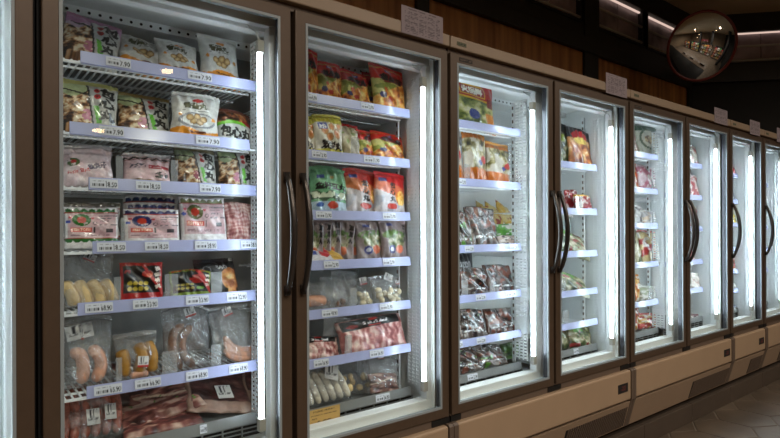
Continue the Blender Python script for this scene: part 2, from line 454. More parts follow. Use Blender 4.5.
def d_yellowwhite():
    def p(U, V):
        C = base(U, (226, 222, 210)); C = mixc(C, (V > .84 + .03 * np.sin(U * 6)) * 1.0, (222, 214, 96)); C = mixc(C, (V < .1) * 1.0, (214, 208, 96))
        for cx, cy, r in ((.30, .62, .13), (.56, .72, .11), (.74, .52, .15), (.46, .44, .12), (.84, .74, .09)):
            q = np.sqrt(((U - cx) / r) ** 2 + ((V - cy) / r) ** 2); C = mixc(C, (q < 1) * 1.0, ramp(q, [(0, (206, 120, 66)), (.6, (214, 160, 110)), (1, (180, 150, 110))]))
        C = mixc(C, rect(U, V, .10, .40, .66, .82), (56, 76, 160)); C = write(C, U, V, '虾丸', .25, .74, .24, .12, (230, 232, 240))
        C = write(C, U, V, '双拼丸', .52, .20, .72, .24, (30, 26, 24), -.1)
        return C
    return p
def d_greenbag():
    def p(U, V):
        C = base(U, (126, 178, 138)); C = mixc(C, (V > .9) * 1.0, (104, 160, 120))
        C = mixc(C, (np.abs(V - .33 - .04 * np.sin(U * 16)) < .10) * 1.0, (62, 92, 62)); C = mixc(C, (np.abs(V - .36) < .07) * (vnoise(U, V, 14, 3) > .45), (206, 214, 190))
        C = mixc(C, (V < .2) * 1.0, (186, 206, 220)); C = mixc(C, oval(U, V, .52, .11, .13, .09), (208, 84, 62)); C = mixc(C, oval(U, V, .2, .12, .1, .06), (70, 110, 180))
        C = write(C, U, V, '鱼籽豆丸', .52, .57, .84, .17, (22, 28, 26)); C = mixc(C, rect(U, V, .12, .34, .74, .83), (46, 66, 140)); C = mixc(C, oval(U, V, .56, .78, .04, .04), (190, 150, 60))
        return C
    return p
def d_orangebag(words='龙心丸', red=(198, 56, 46), low=(214, 128, 72)):
    def p(U, V):
        C = base(U, low); C = mixc(C, (V > .74 - .25 * (U - .5)) * 1.0, red)
        C = mixc(C, (V < .58 - .3 * U) * 1.0, (206, 198, 200)); C = mixc(C, (V < .40) * (vnoise(U, V, 6, 4) > .45), (186, 186, 196)); C = mixc(C, oval(U, V, .5, .12, .16, .08), (206, 66, 50))
        C = mixc(C, oval(U, V, .78, .36, .17, .20), food(U, V, 4, 8, NUGGET))
        C = mixc(C, rect(U, V, .10, .32, .80, .90), (46, 66, 140))
        for i in range(3): C = write(C, U, V, words[i], .52, .70 - .19 * i, .19, .17, (34, 24, 22))
        return C
    return p
def d_pinkgreen(seed=0):
    def p(U, V):
        C = mixc(base(U, (166, 152, 152)), vnoise(U, V, 5, seed) * .5, (140, 124, 126))
        C = mixc(C, oval(U, V, .45, .62, .42, .13) * (vnoise(U, V, 16, seed) > .3), (112, 140, 76)); C = mixc(C, oval(U, V, .5, .42, .32, .2), food(U, V, seed + 2, 9, GREENS))
        C = mixc(C, oval(U, V, .60, .2, .13, .12), (216, 120, 84)); C = mixc(C, oval(U, V, .32, .2, .13, .12), (74, 78, 140)); C = mixc(C, oval(U, V, .32, .2, .07, .06), (222, 222, 230))
        C = mixc(C, rect(U, V, .2, .44, .84, .92), (46, 66, 140))
        for i in range(3): C = write(C, U, V, '豆腐丸'[i], .88, .86 - .18 * i, .15, .14, (44, 38, 40))
        return C
    return p
def d_flatpack():
    def p(U, V):
        C = base(U, (214, 212, 220)); C = mixc(C, (U > .62) * 1.0, (206, 168, 60)); C = mixc(C, oval(U, V, .5, .5, .14, .3), (190, 60, 70)); C = mixc(C, rect(U, V, .05, .3, .35, .65), (80, 96, 170)); return C
    return p
def d_bacon(seed=0, label=True, words='Shabu Beef', vert=True):
    def p(U, V):
        A = U if vert else V
        n = fnoise(U * 3.2, V * .8, 6, seed) + .12 * np.sin(A * 60 + 6 * vnoise(U, V, 5, seed))
        C = ramp(n, [(.2, (150, 84, 84)), (.45, (196, 138, 134)), (.6, (222, 184, 178)), (.8, (236, 216, 208))])
        if label:
            C = mixc(C, ((V > .66 + .06 * (U - .5)) & (V < .98)) * rect(U, V, .04, .93, 0, 1), (24, 20, 20)); C = write(C, U, V, words, .56, .80, .40, .13, (232, 226, 224))
            C = mixc(C, rect(U, V, .42, .62, .69, .73), (190, 44, 44)); C = mixc(C, oval(U, V, .54, .92, .07, .035), (196, 50, 46)); C = mixc(C, oval(U, V, .2, .76, .09, .06), (150, 46, 46))
        return C
    return p
def d_slices(seed=0, sprig=True, dark=False):
    def p(U, V):
        n = fnoise(U * 1.2, V * 2.2, 5, seed)
        C = ramp(n, [(.2, (56, 26, 26)), (.42, (112, 58, 54)), (.56, (156, 104, 94)), (.7, (206, 176, 160))]) if not dark else ramp(n, [(.2, (48, 24, 26)), (.5, (92, 48, 48)), (.7, (132, 92, 86))])
        C = mixc(C, (np.abs(V - .5 - .12 * np.sin(U * 5 + seed)) < .035) * 1.0, (214, 190, 170)) if not dark else mixc(C, (np.minimum(np.minimum(U, 1 - U), np.minimum(V, 1 - V)) < .06) * 1.0, (170, 140, 124))
        if sprig: C = mixc(C, (vnoise(U, V, 11, seed + 9) > .955) * 1.0, (92, 150, 52))
        return C
    return p
def d_redbag():
    def p(U, V):
        C = base(U, (196, 30, 36)); C = mixc(C, (V < .56) * 1.0, food(U, V, 21, 7, [(.2, (70, 80, 40)), (.42, (140, 150, 80)), (.6, (206, 200, 140)), (.78, (230, 224, 200))]))
        C = mixc(C, rect(U, V, .20, .78, .62, .90), (232, 196, 52)); C = mixc(C, rect(U, V, .23, .75, .65, .87), (176, 22, 30)); C = write(C, U, V, '火锅料', .48, .76, .44, .17, (240, 236, 226))
        C = mixc(C, oval(U, V, .48, .2, .12, .12), (52, 76, 150)); C = mixc(C, (np.abs(V - .56) < .02) * 1.0, (230, 196, 60)); C = mixc(C, ((U > .76) & (V < .3)) * 1.0, (222, 156, 62)); C = mixc(C, rect(U, V, .80, .95, .44, .66), (150, 30, 40))
        return C
    return p
def d_orangefoot(seed=0):
    def p(U, V):
        C = mixc(base(U, (206, 198, 186)), (vnoise(U, V, 6, seed) > .5) * 1.0, food(U, V, seed, 8, [(.2, (48, 40, 22)), (.4, (130, 120, 62)), (.6, (196, 186, 150)), (.8, (226, 220, 210))]))
        C = mixc(C, (V < .22) * 1.0, (206, 132, 44)); C = mixc(C, (V > .88) * 1.0, (198, 134, 60)); C = mixc(C, oval(U, V, .62, .34, .09, .06), (60, 80, 150)); C = mixc(C, oval(U, V, .8, .42, .14, .08), (196, 70, 60)); return C
    return p
def d_tray(seed=0, green=0.0, orange=.2):
    def p(U, V):
        C = food(U, V, seed, 4.5, [(.2, (40, 35, 36)), (.4, (82, 70, 67)), (.55, (118, 105, 100)), (.75, (156, 148, 146))])
        C = mixc(C, (vnoise(U, V, 9, seed + 4) > .92 - orange) * .7, (150, 84, 62)); C = mixc(C, (vnoise(U, V, 8, seed + 8) > 1 - green) * 1.0, (104, 150, 62))
        C = mixc(C, (np.minimum(np.minimum(U, 1 - U), 1 - V) < .05) * 1.0, (120, 88, 72)); C = mixc(C, rect(U, V, .15, .85, .08, .14) * (vnoise(U, V, 30, 2) > .4), (230, 230, 230)); return C
    return p
def d_veg(seed=0):
    def p(U, V):
        C = food(U, V, seed, 8, GREENS); C = mixc(C, ((V > .62) & (U < .6)) * (vnoise(U, V, 8, seed + 3) > .3), (116, 172, 62)); C = mixc(C, (vnoise(U, V, 10, seed + 5) > .84) * 1.0, (170, 70, 70)); return C
    return p
def d_blackorange():
    def p(U, V):
        C = food(U, V, 31, 7, [(.2, (130, 76, 44)), (.45, (200, 130, 76)), (.65, (220, 180, 130)), (.8, (236, 226, 210))]); C = mixc(C, (V > .66) * 1.0, (34, 30, 34)); C = mixc(C, oval(U, V, .5, .74, .34, .15), (206, 50, 60)); C = mixc(C, oval(U, V, .52, .60, .3, .1), (236, 214, 130)); return C
    return p
def d_blackgreen():
    def p(U, V):
        C = food(U, V, 32, 9, [(.2, (40, 44, 30)), (.5, (120, 128, 90)), (.75, (214, 212, 200))]); C = mixc(C, (V > .55) * 1.0, (30, 30, 32)); C = mixc(C, rect(U, V, .1, .5, .5, .66), (150, 160, 60)); return C
    return p
def d_plain(a, b, seed=0, s=6, c=None):
    def p(U, V):
        C = mixc(base(U, a), (vnoise(U, V, s, seed) > .5) * 1.0, b); C = mixc(C, (vnoise(U, V, s * 1.7, seed + 1) > .74) * 1.0, c or (226, 222, 216)); return C
    return p
def d_whiteround():
    def p(U, V):
        C = base(U, (206, 204, 190)); C = mixc(C, (V > .8) * 1.0, (70, 110, 74)); C = mixc(C, oval(U, V, .5, .52, .4, .36), (120, 134, 110)); C = mixc(C, oval(U, V, .5, .52, .34, .30), (222, 216, 200)); C = mixc(C, oval(U, V, .46, .5, .2, .14), food(U, V, 5, 9)); return C
    return p
def d_price(text, dark=40):
    def p(U, V):
        C = base(U, (214, 216, 226)); k = (dark, dark, dark + 6)
        C = mixc(C, rect(U, V, .08, .50, .18, .52) * (np.sin(U * 160) + .8 * np.sin(U * 97) > -.3), k); C = mixc(C, rect(U, V, .08, .62, .72, .80) * (vnoise(U, V, 36, 3) > .45), (120, 120, 130))
        return write(C, U, V, text, .76, .42, .40, .56, k)
    return p
def d_sticker(red=True):
    def p(U, V):
        C = base(U, (222, 220, 218)); C = mixc(C, rect(U, V, .1, .55, .45, .85) * (np.sin(U * 120) > 0), (50, 50, 54))
        for y in (.9, .35, .27): C = mixc(C, rect(U, V, .1, .9, y, y + .04) * (vnoise(U, V, 30, 4) > .4), (120, 118, 118))
        return mixc(C, (V < .16) * 1.0, (196, 46, 40)) if red else C
    return p
def d_notice(seed=0):
    def p(U, V):
        C = base(U, (140, 126, 130)); C = mixc(C, rect(U, V, .15, .85, .90, .94) * (vnoise(U, V, 24, seed) > .35), (96, 84, 88))
        for i in range(13): C = mixc(C, rect(U, V, .08, .92, .08 + i * .06, .11 + i * .06) * (vnoise(U, V, 26, seed + i) > .42) * (np.abs(np.sin(U * 15.7)) > .18), (92, 82, 86))
        return C
    return p
def d_kraft():
    def p(U, V):
        C = base(U, (202, 162, 94)); k = (62, 48, 28)
        C = write(C, U, V, 'PROMO MURAH', .52, .86, .62, .08, k); C = write(C, U, V, 'HANYA HARI INI', .52, .66, .74, .08, k); C = write(C, U, V, 'RM', .24, .48, .13, .07, k)
        return write(C, U, V, '6.00', .52, .22, .42, .27, k)
    return p
# ------------------------------------------------------------------ printed panels and packs
def set_cols(me, rgb):
    a = me.color_attributes.new('Col', 'FLOAT_COLOR', 'POINT')
    c = np.ones((len(me.vertices), 4)); c[:, :3] = lin(np.clip(rgb, 0, 1))
    a.data.foreach_set('color', c.astype(np.float32).ravel())

def panel(name, w, h, th, design, nu, nv, mat, parent=None, origin=None, loc=None, rot=None):
    """a thin printed card or label standing in its own xz plane, its face towards -y, its lower edge at z = 0"""
    u = np.linspace(0, 1, nu); v = np.linspace(0, 1, nv); U, V = np.meshgrid(u, v)
    C = design(U, V).reshape(-1, 3)
    vs = [((a - .5) * w, 0.0, b * h) for b in v for a in u]
    fs = [(j * nu + i, j * nu + i + 1, (j + 1) * nu + i + 1, (j + 1) * nu + i) for j in range(nv - 1) for i in range(nu - 1)]
    n = nu * nv
    vs += [(-w / 2, th, 0), (w / 2, th, 0), (w / 2, th, h), (-w / 2, th, h)]
    bot = list(range(nu)); top = [(nv - 1) * nu + i for i in range(nu)]
    fs += [(n, n + 1, n + 2, n + 3)[::-1], tuple(bot[::-1]) + (n, n + 1), tuple(top) + (n + 2, n + 3)]
    fs += [tuple(j * nu for j in range(nv)) + (n + 3, n), tuple(j * nu + nu - 1 for j in range(nv - 1, -1, -1)) + (n + 1, n + 2)]
    me = bpy.data.meshes.new(name); me.from_pydata(vs, [], fs); me.materials.append(mat)
    set_cols(me, np.vstack([C, np.repeat(C.mean(0)[None], 4, 0)])); me.update()
    ob = bpy.data.objects.new(name, me); COL.objects.link(ob)
    if parent is not None: ob.parent = parent
    if loc is not None: ob.location = loc
    if rot is not None: ob.rotation_euler = rot
    return ob

def pouch_shape(U, V, w, h, t, pw, seed, wr):
    """front height field of a filled pouch"""
    r = np.random.RandomState(seed)
    f = np.clip(1 - np.abs(2 * np.clip(V, 0, 1) ** .82 - 1) ** 3, 0, 1)
    g = np.clip(1 - np.abs(U) ** 3.2, 0, 1)
    prof = (f * g) ** pw
    n = np.zeros(U.shape)
    for _ in range(5):
        a, b, c = r.uniform(2, 9), r.uniform(2, 9), r.uniform(0, 6.3)
        n += np.sin(a * U + b * V * 2 + c) * r.uniform(.3, 1)
    for _ in range(4):                                     # creases that run in from the seals
        a, c = r.uniform(9, 20), r.uniform(0, 6.3)
        n += np.sin(a * U + c + 2 * V) * (np.abs(V - .5) * 2) ** 2 * 1.3
    sh = r.uniform(-.05, .05); dr = r.uniform(.01, .06); e1, e2 = r.uniform(0, 6.3, 2)
    edge = 1 - .07 * np.sin(np.pi * np.clip(V, 0, 1)) + .016 * np.sin(7 * V + e1) + .010 * np.sin(13 * V + e2)
    if wr < .0014: edge = 1 - .02 * np.sin(np.pi * np.clip(V, 0, 1)); sh *= .2; dr *= .3
    x = U * w / 2 * edge + sh * w * V ** 2
    z = V * h - dr * h * np.abs(U + .2 * np.sin(seed)) ** 2.5 * V + .012 * h * np.sin(3 * U + seed) * V
    return x, prof, z, n * wr

DARK = [1.2]
def pouch(name, w, h, t, design, mat, n=44, seed=1, pw=.6, wr=.0012, parent=None, back=True, ny=None):
    wr *= 1.9 if design is not None else 2.6
    nu = n; nv = ny or n
    u = np.linspace(-1, 1, nu); v = np.linspace(0, 1, nv); U, V = np.meshgrid(u, v)
    x, prof, z, nz = pouch_shape(U, V, w, h, t, pw, seed, wr)
    yf = -t * .5 * prof + nz * prof ** .5; yb = t * .5 * prof + nz * .4 * prof ** .5
    vs = [(a, b, c) for a, b, c in zip(x.ravel(), yf.ravel(), z.ravel())]
    fs = [(j * nu + i, j * nu + i + 1, (j + 1) * nu + i + 1, (j + 1) * nu + i) for j in range(nv - 1) for i in range(nu - 1)]
    idx = np.arange(nu * nv).reshape(nv, nu).copy(); k = nu * nv
    for j in range(1, nv - 1):
        for i in range(1, nu - 1):
            idx[j, i] = k; k += 1; vs.append((x[j, i], yb[j, i], z[j, i]))
    fs += [(int(idx[j + 1, i]), int(idx[j + 1, i + 1]), int(idx[j, i + 1]), int(idx[j, i])) for j in range(nv - 1) for i in range(nu - 1)]
    me = bpy.data.meshes.new(name); me.from_pydata(vs, [], fs); me.materials.append(mat)
    me.polygons.foreach_set('use_smooth', [True] * len(me.polygons))
    if design is not None:
        C = design((U + 1) / 2, np.clip((V - .14) / .86, 0, 1)); g_ = (C * [.3, .59, .11]).sum(-1, keepdims=True); C = g_ + (C - g_) * .98; C = np.clip(C, 0, 1) ** DARK[0]
        C = C * (1 + .22 * (fnoise((U + 1) / 2, V, 17, seed % 50) - .5))[..., None]; Cb = C[1:-1, 1:-1].reshape(-1, 3)
        set_cols(me, np.vstack([C.reshape(-1, 3), Cb * 0 + C.mean((0, 1))]))
    me.update()
    ob = bpy.data.objects.new(name, me); COL.objects.link(ob)
    if parent is not None: ob.parent = parent
    return ob

def seal(root, w, h, t, rgb, seed, mat, wr):
    """the crimped strip along a pouch's upper edge"""
    n = 25; u = np.linspace(-1, 1, n); vs, fs = [], []
    for k, (dz, th) in enumerate(((-.004, .0016), (.004, .0012), (.010, .0010))):
        for i, a in enumerate(u):
            X_, _, Z_, _ = pouch_shape(np.array([[a * .985]]), np.array([[1.0]]), w, h, t, .6, seed, wr)
            z = float(Z_[0, 0]) + dz + (.0016 if (i % 2 and k == 2) else 0); x = float(X_[0, 0])
            vs += [(x, -th + .0006 * math.sin(9 * a + seed), z), (x, th + .0006 * math.sin(9 * a + seed), z)]
    for k in range(2):
        for i in range(n - 1):
            p = k * 2 * n + 2 * i; q = p + 2 * n
            fs += [(p, p + 2, q + 2, q), (p + 1, q + 1, q + 3, p + 3)]
    for i in range(n - 1):
        p = 4 * n + 2 * i; fs.append((p, p + 2, p + 3, p + 1)); fs.append((2 * i, 2 * i + 1, 2 * i + 3, 2 * i + 2))
    for k in range(2):
        for i in (0, n - 1):
            p = k * 2 * n + 2 * i; fs.append((p, p + 1, p + 2 * n + 1, p + 2 * n))
    me = bpy.data.meshes.new('top_seal'); me.from_pydata(vs, [], fs); me.materials.append(mat)
    if rgb is not None: set_cols(me, np.repeat(np.array(rgb)[None] / 255.0, len(vs), 0))
    me.update(); ob = bpy.data.objects.new('top_seal', me); COL.objects.link(ob); ob.parent = root
    return ob

def lumps(root, name, mat, n, w, h, t, zlo, zhi, r, seed, stretch=1.0):
    rnd = random.Random(seed)
    for k in range(n):
        rr = r * rnd.uniform(.8, 1.2); mb = MB()
        for q in range(1):
            nl, nm = 7, 9; v, f = [], []
            ax = Vector((rnd.uniform(-.5, .5), rnd.uniform(-.3, .3), 0))
            cx = rnd.uniform(-.5, .5) * (w - 2.6 * rr) * .92; cz = zlo + rr + (zhi - zlo - 2 * rr) * (k + .5) / n; cy = rnd.uniform(-.30, .05) * t
            ph = rnd.uniform(0, 6)
            for i in range(nl + 1):
                a = math.pi * i / nl
                for j in range(nm):
                    b = 2 * math.pi * j / nm; s = 1 + .16 * math.sin(3 * b + ph) * math.sin(a) + .1 * math.sin(2 * a + ph)
                    v.append((cx + rr * s * stretch * math.sin(a) * math.cos(b), cy + rr * .75 * s * math.sin(a) * math.sin(b), cz + rr * s * math.cos(a)))
            for i in range(nl):
                for j in range(nm): f.append((i * nm + j, (i + 1) * nm + j, (i + 1) * nm + (j + 1) % nm, i * nm + (j + 1) % nm))
            mb.add(v, f)
        mb.build(name, mat, root, True, (0, 0, 0))

def links(root, name, mat, curves, r, n=8):
    for c in curves:
        pts = []
        for i in range(13):                                     # smooth the given points (Catmull-Rom)
            s = i / 12 * (len(c) - 1); k = min(int(s), len(c) - 2); q = s - k
            P = [Vector(c[max(k - 1, 0)]), Vector(c[k]), Vector(c[k + 1]), Vector(c[min(k + 2, len(c) - 1)])]
            pts.append(.5 * ((2 * P[1]) + (P[2] - P[0]) * q + (2 * P[0] - 5 * P[1] + 4 * P[2] - P[3]) * q * q + (3 * P[1] - P[0] - 3 * P[2] + P[3]) * q ** 3))
        rs = [r * (.35 if i in (0, 12) else .85 if i in (1, 11) else 1.0) for i in range(13)]
        MB().tube(pts, rs, n).build(name, mat, root, True, (0, 0, 0))

def sticker(root, cx, cz, w, h, y, rot=0.0, red=True, name='price_sticker'):
    return panel(name, w, h, .0008, d_sticker(red), 16, 14, M['matte'], root, loc=(cx, y, cz), rot=(0, rot, 0))

BAY = {}
SHELF = {}                # (door, shelf) -> height of the wire surface
Y0 = 1.742

def pack(door, sh, name, cat, label, x0, x1, ytop, design=None, group=None, t=.045, lean=.22, dy=0.0, roll=0.0, yaw=0.0, mat='printed', n=40,
         pw=.6, wr=.0012, sealc=None, hh=None, lift=0.0, sd=None):
    zb = SHELF[(door, sh)] + lift
    ym = 231 - (zb - HC) * 100
    y = Y0 + dy + t * .5
    a, _ = place(x0, ytop + 15, y); b, _ = place(x1, ytop + 15, y)
    _, zt = place((x0 + x1) / 2, ytop, y + .03)
    if door != 1 and door != 3 and door != 5 and b > BAY[door][1] + .024:
        if dy > -.03 and door < 6:
            y -= dy + .03; dy = -.03; a, _ = place(x0, ytop + 15, y); b, _ = place(x1, ytop + 15, y)
        ov = max(0, b - BAY[door][1] - .024); b -= ov; a = min(a - .6 * ov, b - .085 if door > 5 else b - .04)
    w = max(.03, b - a); h = max(.03, (zt - zb) / max(.4, math.cos(lean))) if hh is None else hh
    seed = sd if sd is not None else (abs(hash_(name + label)) % 9973)
    ob = pouch(name, w, h, t, design, M[mat], n, seed, pw, wr)
    ob.location = ((a + b) / 2, y, zb + .001 + .5 * t * math.sin(abs(lean)) * .35)
    ob.rotation_euler = (-lean, roll, yaw)
    tag(ob, label, cat, group)
    if sealc is not None: seal(ob, w, h, t, sealc if sealc != 'film' else None, seed, M[mat], wr * (1.9 if design is not None else 2.6))
    ob['_w'] = w; ob['_h'] = h; ob['_t'] = t
    return ob

def hash_(s):
    k = 7
    for ch in s: k = (k * 131 + ord(ch)) % 1000003
    return k

# ------------------------------------------------------------------ freezers
FLOOR_TOP = 0.0
def handle(root, x, door):
    pts = []
    for i in range(17):
        q = i / 16; z = 1.03 + .366 * q
        pts.append((x, D - .010 - .042 * math.sin(math.pi * q) ** .8, z))
    mb = MB().tube(pts, [.0085 + .0025 * math.sin(math.pi * i / 16) for i in range(17)], 10)
    mb.box(x - .008, x + .008, D - .016, D + .001, 1.022, 1.052); mb.box(x - .008, x + .008, D - .016, D + .001, 1.374, 1.404)
    mb.build('door_handle', M['handle'], door, True)

def glass_door(root, xl, xr, hinge_left, sign=False):
    a, b = xl + .008, xr - .008
    mb = MB().ring(a, b, .497, 1.921, .038, D, D + .034, 0, 1)
    d = mb.build('glass_door', [M['frame'], M['reveal'], M['edge']], root, bevel=.003)
    MB().ring(a + .0365, b - .0365, .5335, 1.8845, .0080, D - .0008, D + .006).build('glass_edge_strip', M['edge'], d)
    MB().box(a + .039, b - .039, D + .006, D + .010, .536, 1.882).build('glass_pane', M['glass'], d)
    handle(root, b - .020 if hinge_left else a + .020, d)
    if sign:
        panel('door_badge', .075, .015, .001, lambda U, V: mixc(base(U, (44, 36, 30)), rect(U, V, .06, .94, .3, .7) * (vnoise(U, V, 20, 2) > .5), (92, 76, 62)), 20, 6, M['matte'], d, loc=(a + .085 - root.location.x, -.0012, 1.893))
    return d

def wire_shelf(root, xa, xb, rel, rail=None, tags=(), dividers=(), deck=False, fine=True):
    z = HC + rel + .006
    mb = MB()
    if not deck:
        n = max(8, int((xb - xa) / .0185))
        for i in range(n + 1):
            x = xa + (xb - xa) * i / n
            mb.box(x - .0023, x + .0023, 1.700, 2.10, z - .0020, z + .0016)
        for y, r in ((1.702, .0042), (1.765, .0034), (1.90, .003), (2.02, .003), (2.097, .0034)):
            mb.box(xa - .004, xb + .010, y - r, y + r, z - .0016 - 1.6 * r, z - .0016)
        s = mb.build('wire_shelf', M['wire'], root)
    else:
        mb.box(xa - .01, xb + .01, 1.698, 2.10, z - .012, z)
        s = mb.build('deck_shelf', M['deck'], root)
        g = MB().box(xa - .02, xb + .02, 1.706, 1.72, HC + rel - .045, HC + rel - .006, 1)
        nn = 9
        for i in range(nn + 1):
            x = xa - .02 + (xb - xa + .04) * i / nn; g.box(x - .002, x + .002, 1.700, 1.708, HC + rel - .045, HC + rel - .006)
        for zz in (-.018, -.032): g.box(xa - .02, xb + .02, 1.701, 1.707, HC + rel + zz - .0015, HC + rel + zz + .0015)
        g.build('air_grille', [M['metal'], M['gap']], root)
    ra, rb = rail or (xa - .006, xb + .004)
    r = MB()
    z0, z1 = HC + rel, HC + rel + .033
    prof = [(1.690, z0), (1.6945, z0 - .0015), (1.700, z0 + .001), (1.7005, z1 - .004), (1.6985, z1), (1.6955, z1 + .0005)]
    v = [(x, p[0], p[1]) for x in (ra, rb) for p in prof]; n = len(prof)
    r.add(v, [(i, (i + 1) % n, n + (i + 1) % n, n + i) for i in range(n)] + [tuple(range(n - 1, -1, -1)), tuple(range(n, 2 * n))])
    r.build('price_rail', M['deck'] if deck else M['rail'], s)
    for x, w, txt in tags:
        panel('price_tag', w, .0255, .0008, d_price(txt), 44, 14, M['matte'], s, loc=(x - root.location.x, 1.6880 - root.location.y, z0 + .0045), rot=(-.165, 0, 0))
    for x, w in dividers:
        MB().box(x - w / 2, x + w / 2, 1.7065, 1.7085, z + .004, z + .092).box(x - .001, x + .001, 1.7085, 1.90, z + .004, z + .03).build('shelf_divider', M['divider'], s)
    return s

def freezer(label, x0, widths, doors, bays, handles, group=None, back=None, added_left_tubes=True):
    root = empty('upright_freezer', (x0, D, 0)); tag(root, label, 'freezer', group)
    x1 = x0 + sum(widths); xs = [x0]
    for w in widths: xs.append(xs[-1] + w)
    # shell and white inner lining
    MB().box(x0 + .002, x0 + .022, D + .046, 2.20, .15, 1.975).box(x1 - .022, x1 - .002, D + .046, 2.20, .15, 1.975).box(x0 + .022, x1 - .022, 2.175, 2.20, .15, 1.975) \
        .box(x0 + .022, x1 - .022, D + .13, 2.175, 1.945, 1.975).box(x0 + .022, x1 - .022, D + .046, 2.175, .15, .45).build('cabinet_body', M['black'], root)
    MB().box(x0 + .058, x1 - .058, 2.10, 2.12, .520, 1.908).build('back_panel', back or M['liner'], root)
    li = MB().box(x0 + .023, x1 - .023, 2.12, 2.17, .455, 1.942).box(x0 + .023, x1 - .023, 1.66, 2.12, 1.908, 1.942).box(x0 + .023, x1 - .023, 1.592, 2.12, .455, .520)
    for a in (x0 + .023, x1 - .040): li.box(a, a + .017, 1.592, 2.12, .520, 1.908)
    li.build('inner_lining', M['liner'], root)
    fr = MB().box(x0 + .023, x1 - .023, 1.612, 1.662, .520, .556).box(x0 + .023, x1 - .023, 1.616, 1.650, 1.874, 1.942).box(x0 + .023, x1 - .023, 1.640, 1.680, 1.860, 1.885)
    for i, x in enumerate(xs):
        a, b = (x - .05, x + .05) if 0 < i < len(xs) - 1 else ((x0 + .023, x0 + .062) if i == 0 else (x1 - .062, x1 - .023))
        fr.box(a, b, 1.612, 1.650, .556, 1.872)
    fr.build('inner_frame', M['white'], root, bevel=.003)
    st = MB().box(x0 + .06, x1 - .06, 1.90, 1.915, 1.882, 1.908)
    n = int((x1 - x0 - .14) / .030)
    for i in range(n):
        x = x0 + .08 + i * .030
        st.add([(x + .0048 * math.cos(q * math.pi / 4), 1.8995, 1.894 + .0048 * math.sin(q * math.pi / 4)) for q in range(8)] + [(x + .0048 * math.cos(q * math.pi / 4), 1.903, 1.894 + .0048 * math.sin(q * math.pi / 4)) for q in range(8)],
               [tuple(range(8))] + [(q, (q + 1) % 8, 8 + (q + 1) % 8, 8 + q) for q in range(8)], 1)
    st.build('perforated_air_strip', [M['white'], M['gap']], root)
    for i, x in enumerate(xs):
        ga = x + .002 if i == 0 else x - .018; gb = x - .002 if i == len(xs) - 1 else x + .018
        MB().box(ga, gb, D + .0345, D + .0455, .500, 1.914).build('door_gasket', M['gap'], root)
    # trim, base, feet
    MB().box(x0 + .003, x1 - .003, D - .008, D + .13, 1.936, 1.982).build('top_trim', M['trim'], root, bevel=.004)
    panel('top_badge', .052, .015, .001, lambda U, V: mixc(base(U, (92, 92, 70)), rect(U, V, .1, .9, .25, .75) * (vnoise(U, V, 14, 5) > .45), (52, 56, 44)), 16, 6, M['matte'], root, loc=(x0 + .062 - root.location.x, -.0092, 1.950))
    MB().box(x0 + .004, x1 - .004, D + .012, D + .046, 1.915, 1.937).build('door_gap_seal', M['cap'], root)
    MB().box(x0 + .004, x1 - .004, D + .006, D + .046, .455, .500).build('lower_gap_seal', M['cap'], root)
    bp = MB().box(x0 + .026, x1 - .026, D - .018, D + .045, .309, .468).build('base_panel', M['tan'], root, bevel=.010, seg=3)
    ds = panel('display', .098, .047, .003, lambda U, V: write(base(U, (20, 16, 15)), U, V, '-20', .5, .5, .5, .5, (112, 44, 36)), 26, 14, M['matte'], bp, loc=(x1 - .026 - .085 - root.location.x, -.0195, .360))
    k = MB(); za, zb_ = .297, .150
    v = [(x, y, z) for x in (x0 + .026, x1 - .026) for y, z in ((D - .012, za), (D + .045, za), (D + .045, zb_), (D + .028, zb_))]
    k.add(v, [(0, 1, 2, 3), (7, 6, 5, 4), (0, 4, 5, 1), (1, 5, 6, 2), (2, 6, 7, 3), (3, 7, 4, 0)])
    kp = k.build('kick_panel', M['taupe'], root)
    sl = lambda z: D - .012 + (.040) * (za - z) / (za - zb_)
    va, vb = x0 + .026 + (x1 - x0 - .052) * .56, x1 - .036
    g = MB(); zt, zl = za - .030, zb_ + .008
    g.add([(va, sl(zt) - .001, zt), (vb, sl(zt) - .001, zt), (vb, sl(zl) - .001, zl), (va, sl(zl) - .001, zl), (va, sl(zt) + .002, zt), (vb, sl(zt) + .002, zt), (vb, sl(zl) + .002, zl), (va, sl(zl) + .002, zl)],
          [(0, 3, 2, 1), (0, 1, 5, 4), (1, 2, 6, 5), (2, 3, 7, 6), (3, 0, 4, 7), (4, 5, 6, 7)], 1)
    n = int((vb - va) / .019)
    for i in range(n):
        x = va + .004 + i * .019
        g.add([(x + .012, sl(zt) - .005, zt), (x + .020, sl(zt) - .005, zt), (x + .008, sl(zl) - .005, zl), (x, sl(zl) - .005, zl), (x + .012, sl(zt), zt), (x + .020, sl(zt), zt), (x + .008, sl(zl), zl), (x, sl(zl), zl)],
              [(0, 3, 2, 1), (0, 1, 5, 4), (1, 2, 6, 5), (2, 3, 7, 6), (3, 0, 4, 7), (4, 5, 6, 7)], 0)
    g.build('vent_grille', [M['cap'], M['gap']], kp)
    for a in (x0 + .0015, x1 - .0245):
        c = MB(); prof = [(D - .020, .462), (D - .012, .471), (D + .045, .471), (D + .045, .150), (D + .026, .150), (D - .014, .297), (D - .020, .309)]
        n = len(prof); v = [(x, p[0], p[1]) for x in (a, a + .023) for p in prof]
        c.add(v, [(i, (i + 1) % n, n + (i + 1) % n, n + i) for i in range(n)] + [tuple(range(n - 1, -1, -1)), tuple(range(n, 2 * n))])
        c.build('corner_cap', M['cap'], root)
